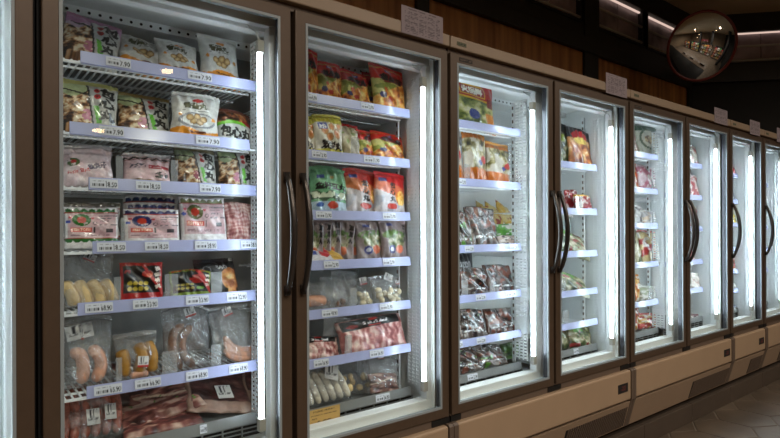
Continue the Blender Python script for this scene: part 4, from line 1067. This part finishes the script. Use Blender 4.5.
pack(4, 2, 'red_packet', 'frozen food pack', 'dark red packet in the middle of the second shelf, fourth door', 568, 581, 190, d_plain((150, 40, 48), (176, 60, 66), 2, 5), None, lean=.2, n=24, t=.03, dy=.02)
pack(4, 2, 'red_packet', 'frozen food pack', 'red and white packet with a yellow cap, fourth door second shelf', 578, 595, 196, lambda U, V: mixc(d_plain((170, 60, 70), (214, 200, 196), 8, 5)(U, V), (V > .82) * 1.0, (206, 170, 50)), None, lean=.2, n=26, t=.04)
VG = 'mushroom and greens bags behind the fourth door'
pack(4, 3, 'mushroom_bag', 'frozen vegetable bag', 'slumped bag of mushrooms and greens on the third shelf of the fourth door', 551, 591, 231, d_veg(3), VG, lean=.5, n=40, t=.06, roll=.28)
pack(4, 4, 'mushroom_bag', 'frozen vegetable bag', 'bag of mushrooms and greens behind a clear divider on the fourth shelf', 550, 591, 273, d_veg(9), VG, lean=.5, n=40, t=.06, roll=.28)
pack(4, 6, 'mushroom_bag', 'frozen vegetable bag', 'bulky bag with bright green leaves on the bottom shelf of the fourth door', 550, 573, 322, d_veg(14), VG, lean=.3, n=34, t=.05, roll=.15)
pack(4, 6, 'mushroom_bag', 'frozen vegetable bag', 'pale mushroom bag at the light tube end of the bottom shelf, fourth door', 570, 593, 324, d_veg(21), VG, lean=.3, n=34, t=.05, roll=.15, dy=-.01)
# ------------------------------------------------------------------ goods behind the farther doors
far = [
 (5, 1, 626, 638, 122, (170, 60, 56), (206, 180, 170), 'fish_ball_bag', 'red-printed bag by the frame on the top shelf of the fifth door'),
 (5, 2, 626, 641, 164, (206, 130, 60), (190, 60, 50), 'snack_bag', 'orange-red bag by the frame on the second shelf of the fifth door'),
 (5, 2, 639, 658, 168, (206, 186, 190), (186, 120, 136), 'tofu_bag', 'clear pinkish bag near the light tube on the second shelf of the fifth door'),
 (5, 3, 630, 645, 207, (206, 204, 204), (150, 144, 144), 'silver_packet', 'crumpled silver packet on the third shelf of the fifth door, frame end'),
 (5, 3, 643, 657, 212, (190, 188, 188), (214, 196, 180), 'silver_packet', 'smaller silver packet on the third shelf of the fifth door, light tube end'),
 (5, 4, 628, 645, 230, (92, 110, 60), (206, 200, 176), 'vegetable_bag', 'green mixed vegetable bag on the fourth shelf of the fifth door'),
 (5, 4, 642, 661, 232, (180, 60, 52), (206, 190, 150), 'hotpot_mix_bag', 'red and cream bag on the fourth shelf of the fifth door, light tube end'),
 (5, 5, 628, 643, 276, (210, 140, 62), (226, 190, 130), 'snack_bag', 'orange bag by the frame on the fifth shelf of the fifth door'),
 (5, 5, 640, 656, 287, (200, 200, 190), (170, 176, 150), 'frosted_bag', 'pale frosted bag beside the clear divider, fifth door'),
 (5, 6, 628, 642, 306, (206, 160, 60), (180, 70, 50), 'snack_bag', 'yellow bag at the frame end of the bottom shelf, fifth door'),
 (5, 6, 639, 658, 314, (190, 70, 56), (214, 180, 110), 'snack_bag', 'red and yellow bag on the bottom shelf of the fifth door, light tube end'),
 (6, 1, 684, 700, 146, (206, 200, 190), (176, 60, 60), 'fish_ball_bag', 'white and red bag on the top shelf of the sixth door'),
 (6, 2, 684, 702, 176, (206, 190, 188), (184, 70, 78), 'fish_ball_bag', 'red-marked white bag on the second shelf of the sixth door'),
 (6, 3, 684, 702, 206, (210, 204, 200), (170, 90, 90), 'fish_ball_bag', 'greyish white bag on the third shelf of the sixth door'),
 (6, 4, 684, 695, 252, (190, 60, 70), (206, 120, 120), 'red_packet', 'small dark pink packet on the fourth shelf of the sixth door'),
 (6, 5, 684, 703, 274, (220, 214, 208), (196, 160, 150), 'dumpling_bag', 'white speckled bag on the fifth shelf of the sixth door'),
 (6, 6, 684, 699, 318, (110, 60, 66), (206, 200, 196), 'meat_tray', 'low dark packet on the bottom shelf of the sixth door'),
 (7, 1, 728, 738, 168, (196, 50, 60), (214, 160, 160), 'red_packet', 'red packet just visible on the top shelf of the narrow single-door freezer'),
 (7, 2, 728, 739, 186, (206, 206, 206), (150, 150, 160), 'silver_packet', 'grey-white packet on the second shelf of the narrow single-door freezer'),
 (7, 3, 728, 737, 214, (206, 186, 60), (220, 206, 120), 'snack_bag', 'yellow packet on the third shelf of the narrow single-door freezer'),
 (7, 5, 728, 739, 258, (200, 110, 60), (150, 60, 50), 'snack_bag', 'orange-brown bag on a low shelf of the narrow single-door freezer'),
 (7, 6, 728, 738, 284, (206, 204, 196), (176, 176, 170), 'silver_packet', 'pale packet on the lowest wire shelf of the narrow single-door freezer'),
 (7, 7, 728, 737, 312, (130, 140, 170), (190, 196, 210), 'silver_packet', 'bluish round packet on the floor of the narrow single-door freezer'),
 (8, 2, 763, 773, 190, (206, 206, 206), (190, 120, 120), 'silver_packet', 'pale packet on a shelf of the farthest freezer'),
 (8, 4, 763, 772, 250, (206, 186, 140), (206, 206, 206), 'silver_packet', 'cream packet low in the farthest freezer'),
]
pack(5, 1, 'seafood_bag', 'frozen food bag', 'white bag with a large round green emblem on the top shelf of the fifth door', 637, 661, 127, d_whiteround(), None, lean=.15, n=36, t=.05)
for i, (dn, sh, a, b, y, c1, c2, nm, l) in enumerate(far):
    cat = {'meat_tray': 'frozen meat tray', 'vegetable_bag': 'frozen vegetable bag'}.get(nm, 'frozen food pack' if 'packet' in nm else 'frozen food bag')
    pack(dn, sh, nm, cat, l, a, b, y, d_plain(c1, c2, i, 5), 'small packs in the farther freezers', lean=.2, n=24, t=.045 if dn == 5 else .03, dy=.02 * (i % 2) if dn == 5 else -.045, sealc=c1, roll=.06)

# ------------------------------------------------------------------ cards and notices
def card(px0, px1, pt, pb, Y, name, label, cat, design, nu, nv, rot=0.0, lean=0.0):
    a, zt = place((px0 + px1) / 2, pt, Y); x0, _ = place(px0, pb, Y); x1, _ = place(px1, pb, Y); _, zb = place((px0 + px1) / 2, pb, Y)
    o = panel(name, x1 - x0, zt - zb, .0006, design, nu, nv, M['matte'], None, loc=((x0 + x1) / 2, Y, zb), rot=(lean, rot, 0))
    return tag(o, label, cat, 'paper notices on the freezer tops' if 'notice' in name else None)
YN = D - .0100
card(401.5, 443, 11, 38, YN, 'paper_notice', 'printed list taped to the trim above the second door, largest of the notices', 'notice', d_notice(1), 70, 46)
card(606, 627, 75.5, 95.5, YN, 'paper_notice', 'printed list on the trim above the fourth door, below the wood panelling', 'notice', d_notice(2), 40, 40)
card(714.5, 727.5, 109, 124, YN, 'paper_notice', 'small notice on the trim above the sixth door against the black wall', 'notice', d_notice(3), 26, 28)
card(750, 760, 121, 135, YN, 'paper_notice', 'small notice above the narrow single-door freezer', 'notice', d_notice(4), 24, 28)
card(777, 787, 129, 143, YN, 'paper_notice', 'notice cut by the photo edge above the farthest freezer', 'notice', d_notice(5), 20, 24)
o = card(306, 340, 408, 426, 1.665, 'price_card', 'brown kraft price card leaning before the bottom shelf behind the second door', 'price card', d_kraft(), 80, 48)
# ------------------------------------------------------------------ the room
YW = 2.75; ZC = 3.60; XL, XR, YB = -3.2, 8.6, -6.4
CX, CY = 6.47, YW                                   # where the back wall turns
dx, dy_ = .670, -.742                               # heading of the slanting wall
# floor: hexagonal slate tiles on pale grout
fl = MB().box(XL, XR, YB, D + .9, -.05, -.004, 1)
R = .185; hx = R * math.sqrt(3)
for j in range(int(YB / (1.5 * R)), int((D + .3) / (1.5 * R)) + 1):
    for i in range(int(XL / hx), int(XR / hx) + 1):
        cx, cy = i * hx + (hx / 2 if j % 2 else 0), j * 1.5 * R
        if cy > D + .30 or cx < XL + .2 or cx > XR - .2 or cy < -3.2: continue
        v = []
        for r, z in ((R - .005, -.006), (R - .005, -.0015), (R - .009, 0.0)):
            v += [(cx + r * math.cos(math.pi / 6 + q * math.pi / 3), cy + r * math.sin(math.pi / 6 + q * math.pi / 3), z) for q in range(6)]
        fl.add(v, [(12, 13, 14, 15, 16, 17)] + [(b * 6 + q, b * 6 + (q + 1) % 6, b * 6 + 6 + (q + 1) % 6, b * 6 + 6 + q) for b in range(2) for q in range(6)], 0)
struct(fl.build('floor', [M['tile'], M['grout']]))
struct(MB().box(XL, XR, YB, 4.2, ZC, ZC + .08).build('ceiling', M['ceil']))
bb = MB(); x = XA - .72
while x < 5.6:
    bb.box(x, x + .602, D + .022, D + .10, 0.0, .112); x += .606
struct(bb.build('baseboard_front', M['plinth'], bevel=.003))
# back wall: wood panels between dark posts, slot windows above
posts = [(-3.2, -2.9), (.30, .42), (2.40, 2.51), (4.366, 4.577), (6.40, 6.47)]
wp = [(-2.9, .30), (.42, 2.40), (2.51, 4.366), (4.577, 6.40)]
struct(MB().box(XL, CX, YW + .06, YW + .14, 0, ZC).build('wall_back', M['darkwall']))
for a, b in wp: struct(MB().box(a, b, YW + .03, YW + .06, 1.6, 2.80).build('trim_1', M['wood']))
for a, b in posts: struct(MB().box(a, b, YW, YW + .06, 1.6, ZC).build('trim_2', M['beam'], bevel=.004))
bm = MB().box(XL, CX, YW - .01, YW + .06, 2.80, 2.93).box(XL, CX, YW + .015, YW + .06, 2.93, 3.07).box(XL, CX, YW - .03, YW + .06, 3.40, ZC)
struct(bm.build('trim_3', M['beam'], bevel=.004))
def slot_window(p0, d, length, n):
    """a long low slot in the dark wall: lilac-grey backing, three metal bars and a strip light under the head"""
    root = empty('slot_shelf_display', (p0[0], p0[1], 3.07)); root.rotation_euler = (0, 0, math.atan2(d[1], d[0]))
    L = length; z = (0, 0, 0)
    bk = MB()
    k = max(2, int(L / .27))
    for i in range(k): bk.box(L * i / k + .004, L * (i + 1) / k - .004, .042, .05, 0, .33)
    bk.build('backing_panel', M['smoke'], root, origin=z)
    MB().box(0, L, .0, .055, -.02, 0).box(0, L, .0, .055, .33, .35).box(-.02, 0, 0, .055, -.02, .35).box(L, L + .02, 0, .055, -.02, .35).build('slot_frame', M['black'], root, origin=z)
    for zz in (.02, .175): MB().tube([(0, .008, zz), (L, .008, zz)], .012, 8).build('bar', M['hub'], root, True, z)
    MB().box(.02, L - .02, .012, .03, .312, .325).build('strip_light', M['strip'], root, origin=z)
    return root
# the long wall's slots, then the slanting wall's
SW = 'slot displays with strip lights under the ceiling'
for (a, b), l in zip([(.60, 2.30), (2.58, 3.40), (3.52, 4.30), (4.60, 5.38), (5.50, 6.36)],
                 ['slot display above the first wood panel, out of sight', 'slot display nearest the camera above the wood panelling', 'dim slot display beside the post above the wood panelling', 'brightest slot display, above the last wood panel', 'slot display partly hidden behind the round mirror']):
    if a < 1: continue
    tag(slot_window((a, YW + .005), (1, 0), b - a, 3), l, 'wall display', SW)
ang = math.atan2(dy_, dx)
def slant(t0, t1, o0, o1, z0, z1, name, mat):
    nx, ny = -dy_, dx                                  # pointing behind the wall
    v = [(CX + dx * t + nx * o, CY + dy_ * t + ny * o, z) for z in (z0, z1) for t, o in ((t0, o0), (t1, o0), (t1, o1), (t0, o1))]
    return struct(MB().add(v, [(0, 3, 2, 1), (4, 5, 6, 7), (0, 1, 5, 4), (1, 2, 6, 5), (2, 3, 7, 6), (3, 0, 4, 7)]).build(name, mat))
slant(0, 2.9, .06, .12, 0, ZC, 'wall_right', M['darkwall'])
slant(0, 2.9, -.01, .06, 3.41, ZC, 'trim_4', M['beam'])
slant(0, 2.9, .0, .06, 2.86, 3.05, 'trim_4', M['beam'])
for t0, t1, l in ((.10, 1.35, 'slot display with bright bars on the slanting wall beside the mirror'),):
    tag(slot_window((CX + dx * t0 - dy_ * .005, CY + dy_ * t0 + dx * .005), (dx, dy_), t1 - t0, 3), l, 'wall display', SW)
struct(MB().box(XL, XL + .08, YB, 4.2, 0, ZC).build('wall_left', M['store']))
struct(MB().box(XR - .08, XR, YB, 1.0, 0, ZC).build('wall_far', M['darkwall']))
struct(MB().box(XL, XR, YB, YB + .08, 0, ZC).build('wall_behind', M['store']))

# ------------------------------------------------------------------ round convex mirror
k = (702.5 - 390) / F; zc = 4.95; up = (229.7 - 46.5) * zc / F
mc = Vector((zc * (CT + k * ST), zc * (ST - k * CT), HC + up))
Rm = 31.2 * zc / F / math.cos(math.atan(k)) * .93
root = empty('convex_mirror', mc)
tag(root, 'round convex safety mirror with a red-brown rim hanging in the ceiling corner', 'mirror')
aim = Vector((-.55, -.62, -.30)).normalized()
zq = aim.to_track_quat('Z', 'Y'); root.rotation_mode = 'QUATERNION'; root.rotation_quaternion = zq
nr, ns = 14, 48; sag = Rm * .30; v = [(0, 0, sag)]; f = []
for i in range(1, nr + 1):
    r = Rm * .965 * i / nr; Rs = (Rm * Rm + sag * sag) / (2 * sag); z = math.sqrt(Rs * Rs - r * r) - (Rs - sag)
    v += [(r * math.cos(2 * math.pi * j / ns), r * math.sin(2 * math.pi * j / ns), z) for j in range(ns)]
f += [(0, 1 + j, 1 + (j + 1) % ns) for j in range(ns)]
for i in range(nr - 1): f += [(1 + i * ns + j, 1 + (i + 1) * ns + j, 1 + (i + 1) * ns + (j + 1) % ns, 1 + i * ns + (j + 1) % ns) for j in range(ns)]
MB().add(v, f).build('mirror_dome', M['mirror'], root, True, (0, 0, 0))
v, f = [], []
for j in range(ns):
    a = 2 * math.pi * j / ns
    for q in range(8):
        b = 2 * math.pi * q / 8; r = Rm + .012 * math.cos(b) - .004; v.append((r * math.cos(a), r * math.sin(a), .012 * math.sin(b) + .004))
for j in range(ns):
    for q in range(8): f.append((j * 8 + q, ((j + 1) % ns) * 8 + q, ((j + 1) % ns) * 8 + (q + 1) % 8, j * 8 + (q + 1) % 8))
MB().add(v, f).build('rim', M['rim'], root, True, (0, 0, 0))
v = [(Rm * .97 * math.cos(2 * math.pi * j / ns), Rm * .97 * math.sin(2 * math.pi * j / ns), z) for z in (0, -.02) for j in range(ns)]
MB().add(v, [tuple(range(ns)), tuple(range(2 * ns - 1, ns - 1, -1))] + [(j, ns + j, ns + (j + 1) % ns, (j + 1) % ns) for j in range(ns)]).build('back_plate', M['black'], root, False, (0, 0, 0))
inv = zq.inverted()
tgt = Vector((CX - .3, YW - .06, mc.z + .05)) - mc
MB().tube([(0, 0, -.02), inv @ (tgt * .4), inv @ tgt], .014, 8).build('wall_bracket', M['black'], root, True, (0, 0, 0))

# ------------------------------------------------------------------ the shop behind the camera (seen in the mirror)
def gondola(x0, y, label, seed):
    root = empty('gondola_shelving', (x0, y, 0)); tag(root, label, 'shelving', 'shop shelving across the aisle')
    MB().box(x0, x0 + 1.9, y - .03, y + .03, .0, 1.70).build('back_board', M['beam'], root)
    zs = [.12, .52, .90, 1.26]
    for z in zs: MB().box(x0 + .01, x0 + 1.89, y + .03, y + .40, z - .03, z).build('shelf_board', M['taupe'], root)
    for x in (x0 - .02, x0 + 1.90): MB().box(x, x + .02, y - .03, y + .40, 0, 1.72).build('side_panel', M['beam'], root)
    return zs
kinds = [('red', (176, 40, 36)), ('yellow', (206, 170, 60)), ('white', (214, 210, 204)), ('orange', (206, 110, 50)), ('green', (70, 120, 66)), ('brown', (120, 80, 50))]
for gi, (gx, gl) in enumerate(((-1.4, 'dark shop shelving across the aisle behind the camera'), (.9, 'dark shop shelving across the aisle opposite the first freezer'), (3.2, 'dark shop shelving across the aisle opposite the middle freezers'), (5.5, 'dark shop shelving across the aisle under the far downlight'))):
    zs = gondola(gx, -2.4, gl, gi)
    where = ['behind the camera', 'opposite the first freezer', 'opposite the middle freezers', 'under the far downlight'][gi]
    for si, z in enumerate(zs):
        for bi in range(4):
            cn, cc = kinds[(bi * 2 + si * 3 + gi) % 6]; x = gx + .10 + bi * .45; hh = .18 + .035 * ((bi + si * 2 + gi) % 4)
            o = panel('carton', .34, hh, .20, lambda U, V, cc=cc, s=bi + si: mixc(mixc(base(U, cc), oval(U, V, .5, .5, .3, .25), (226, 214, 190)), rect(U, V, .2, .8, .42, .58) * (vnoise(U, V, 18, s) > .4), (40, 30, 26)), 14, 12, M['matte'])
            o.location = (x + .17, -2.4 + .34, z); o.rotation_euler = (0, 0, math.pi)
            tag(o, f"{cn} carton on the {['lowest', 'second', 'third', 'top'][si]} board of the shelving {where}", 'carton', f'cartons, {cn}, {si}, {gi}')

for px_, py_ in ((2.0, -3.6), (4.6, -3.4), (7.2, -1.2)):
    struct(MB().box(px_ - .2, px_ + .2, py_ - .2, py_ + .2, 0, ZC).build('pillar', M['darkwall']))
sg = MB().box(2.9, 4.1, -2.42, -2.38, 1.95, 2.25).build('hanging_sign', M['rim']); tag(sg, 'plain red board hanging above the shelving, seen in the round mirror', 'sign')
for x in (3.0, 4.0): MB().tube([(x, -2.4, 2.24), (x, -2.4, ZC)], .005, 6).build('hanging_wire', M['black'], sg)
# ------------------------------------------------------------------ lamps
def downlight(x, y, label, energy):
    root = empty('ceiling_downlight', (x, y, ZC)); tag(root, label, 'ceiling lamp', 'ceiling downlights')
    n = 20; v, f = [], []
    for r, z in ((.060, 0), (.078, 0), (.078, -.012), (.058, -.012)):
        v += [(r * math.cos(2 * math.pi * j / n), r * math.sin(2 * math.pi * j / n), z) for j in range(n)]
    for b in range(4):
        c = (b + 1) % 4; f += [(b * n + j, b * n + (j + 1) % n, c * n + (j + 1) % n, c * n + j) for j in range(n)]
    MB().add(v, f).build('trim_ring', M['hub'], root, origin=(0, 0, 0))
    v = [(.057 * math.cos(2 * math.pi * j / n), .057 * math.sin(2 * math.pi * j / n), z) for z in (-.008, -.002) for j in range(n)]
    MB().add(v, [tuple(range(n - 1, -1, -1)), tuple(range(n, 2 * n))] + [(j, (j + 1) % n, n + (j + 1) % n, n + j) for j in range(n)]).build('lens', M['lamp'], root, origin=(0, 0, 0))
    li = bpy.data.lights.new('downlight_beam', 'SPOT'); li.energy = energy; li.color = (1.0, .91, .79); li.spot_size = math.radians(165); li.spot_blend = .8; li.shadow_soft_size = .06
    lo = bpy.data.objects.new('downlight_beam', li); COL.objects.link(lo); lo.parent = root; lo.location = (0, 0, -.03)
for x, y, l in ((.3, -.55, 'ceiling downlight over the aisle before the first freezer'), (2.9, -.55, 'ceiling downlight over the aisle before the middle freezers'), (5.6, -.55, 'ceiling downlight over the far end of the aisle'),
                (-.6, -2.3, 'ceiling downlight above the near end of the shop shelving'), (1.6, -2.3, 'ceiling downlight above the middle of the shop shelving'), (5.2, -2.3, 'ceiling downlight above the far end of the shop shelving')):
    downlight(x, y, l, 84 if y > -1 else 180)

def pendant(x, y, z, label):
    root = empty('pendant_lamp', (x, y, z)); tag(root, label, 'hanging lamp', 'pendant lamps over the shop')
    n = 20; v, f = [], []
    for r, q in ((.060, .0), (.066, .0), (.066, .13), (.02, .15), (.0, .15)):
        v += [(r * math.cos(2 * math.pi * j / n), r * math.sin(2 * math.pi * j / n), q) for j in range(n)]
    for b in range(4): f += [(b * n + j, b * n + (j + 1) % n, (b + 1) * n + (j + 1) % n, (b + 1) * n + j) for j in range(n)]
    MB().add(v, f).build('lamp_shade', M['black'], root, True, (0, 0, 0))
    v = [(.058 * math.cos(2 * math.pi * j / n), .058 * math.sin(2 * math.pi * j / n), q) for q in (-.022, .02) for j in range(n)]
    MB().add(v, [tuple(range(n - 1, -1, -1)), tuple(range(n, 2 * n))] + [(j, (j + 1) % n, n + (j + 1) % n, n + j) for j in range(n)]).build('lens', M['lamp'], root, origin=(0, 0, 0))
    MB().tube([(0, 0, .15), (0, 0, ZC - z)], .006, 6).build('cord', M['black'], root, True, (0, 0, 0))
pendant(1.80, -3.10, 2.98, 'black pendant lamp over the shop, mirrored in the first glass door')
pendant(1.21, -3.58, 2.34, 'lower black pendant lamp over the shop behind the shelving')

# ------------------------------------------------------------------ camera, world, render look
cam = bpy.data.cameras.new('camera'); co = bpy.data.objects.new('camera', cam); COL.objects.link(co)
cam.sensor_width = 36.0; cam.lens = F / 780.0 * 36.0; cam.shift_y = 12.0 / 780.0; cam.clip_start = .05
co.location = (0, 0, HC)
fw = Vector((CT, ST, 0)); rt = Vector((ST, -CT, 0)); upv = Vector((0, 0, 1))
c, s = math.cos(-ROLL), math.sin(-ROLL)
r2 = rt * c + upv * s; u2 = upv * c - rt * s
co.matrix_world = Matrix(((r2.x, u2.x, -fw.x, 0), (r2.y, u2.y, -fw.y, 0), (r2.z, u2.z, -fw.z, HC), (0, 0, 0, 1)))
S.camera = co
w = bpy.data.worlds.new('world'); S.world = w; w.use_nodes = True
w.node_tree.nodes['Background'].inputs[0].default_value = (.9, .75, .6, 1); w.node_tree.nodes['Background'].inputs[1].default_value = .02
S.view_settings.view_transform = 'Standard'; S.view_settings.look = 'None'; S.view_settings.gamma = 1.0; S.view_settings.use_curve_mapping = False
S.view_settings.exposure = 0.45
S.cycles.max_bounces = 8; S.cycles.transparent_max_bounces = 20; S.cycles.diffuse_bounces = 4; S.cycles.glossy_bounces = 4
S.cycles.sample_clamp_indirect = 6.0; S.cycles.caustics_reflective = False; S.cycles.caustics_refractive = False
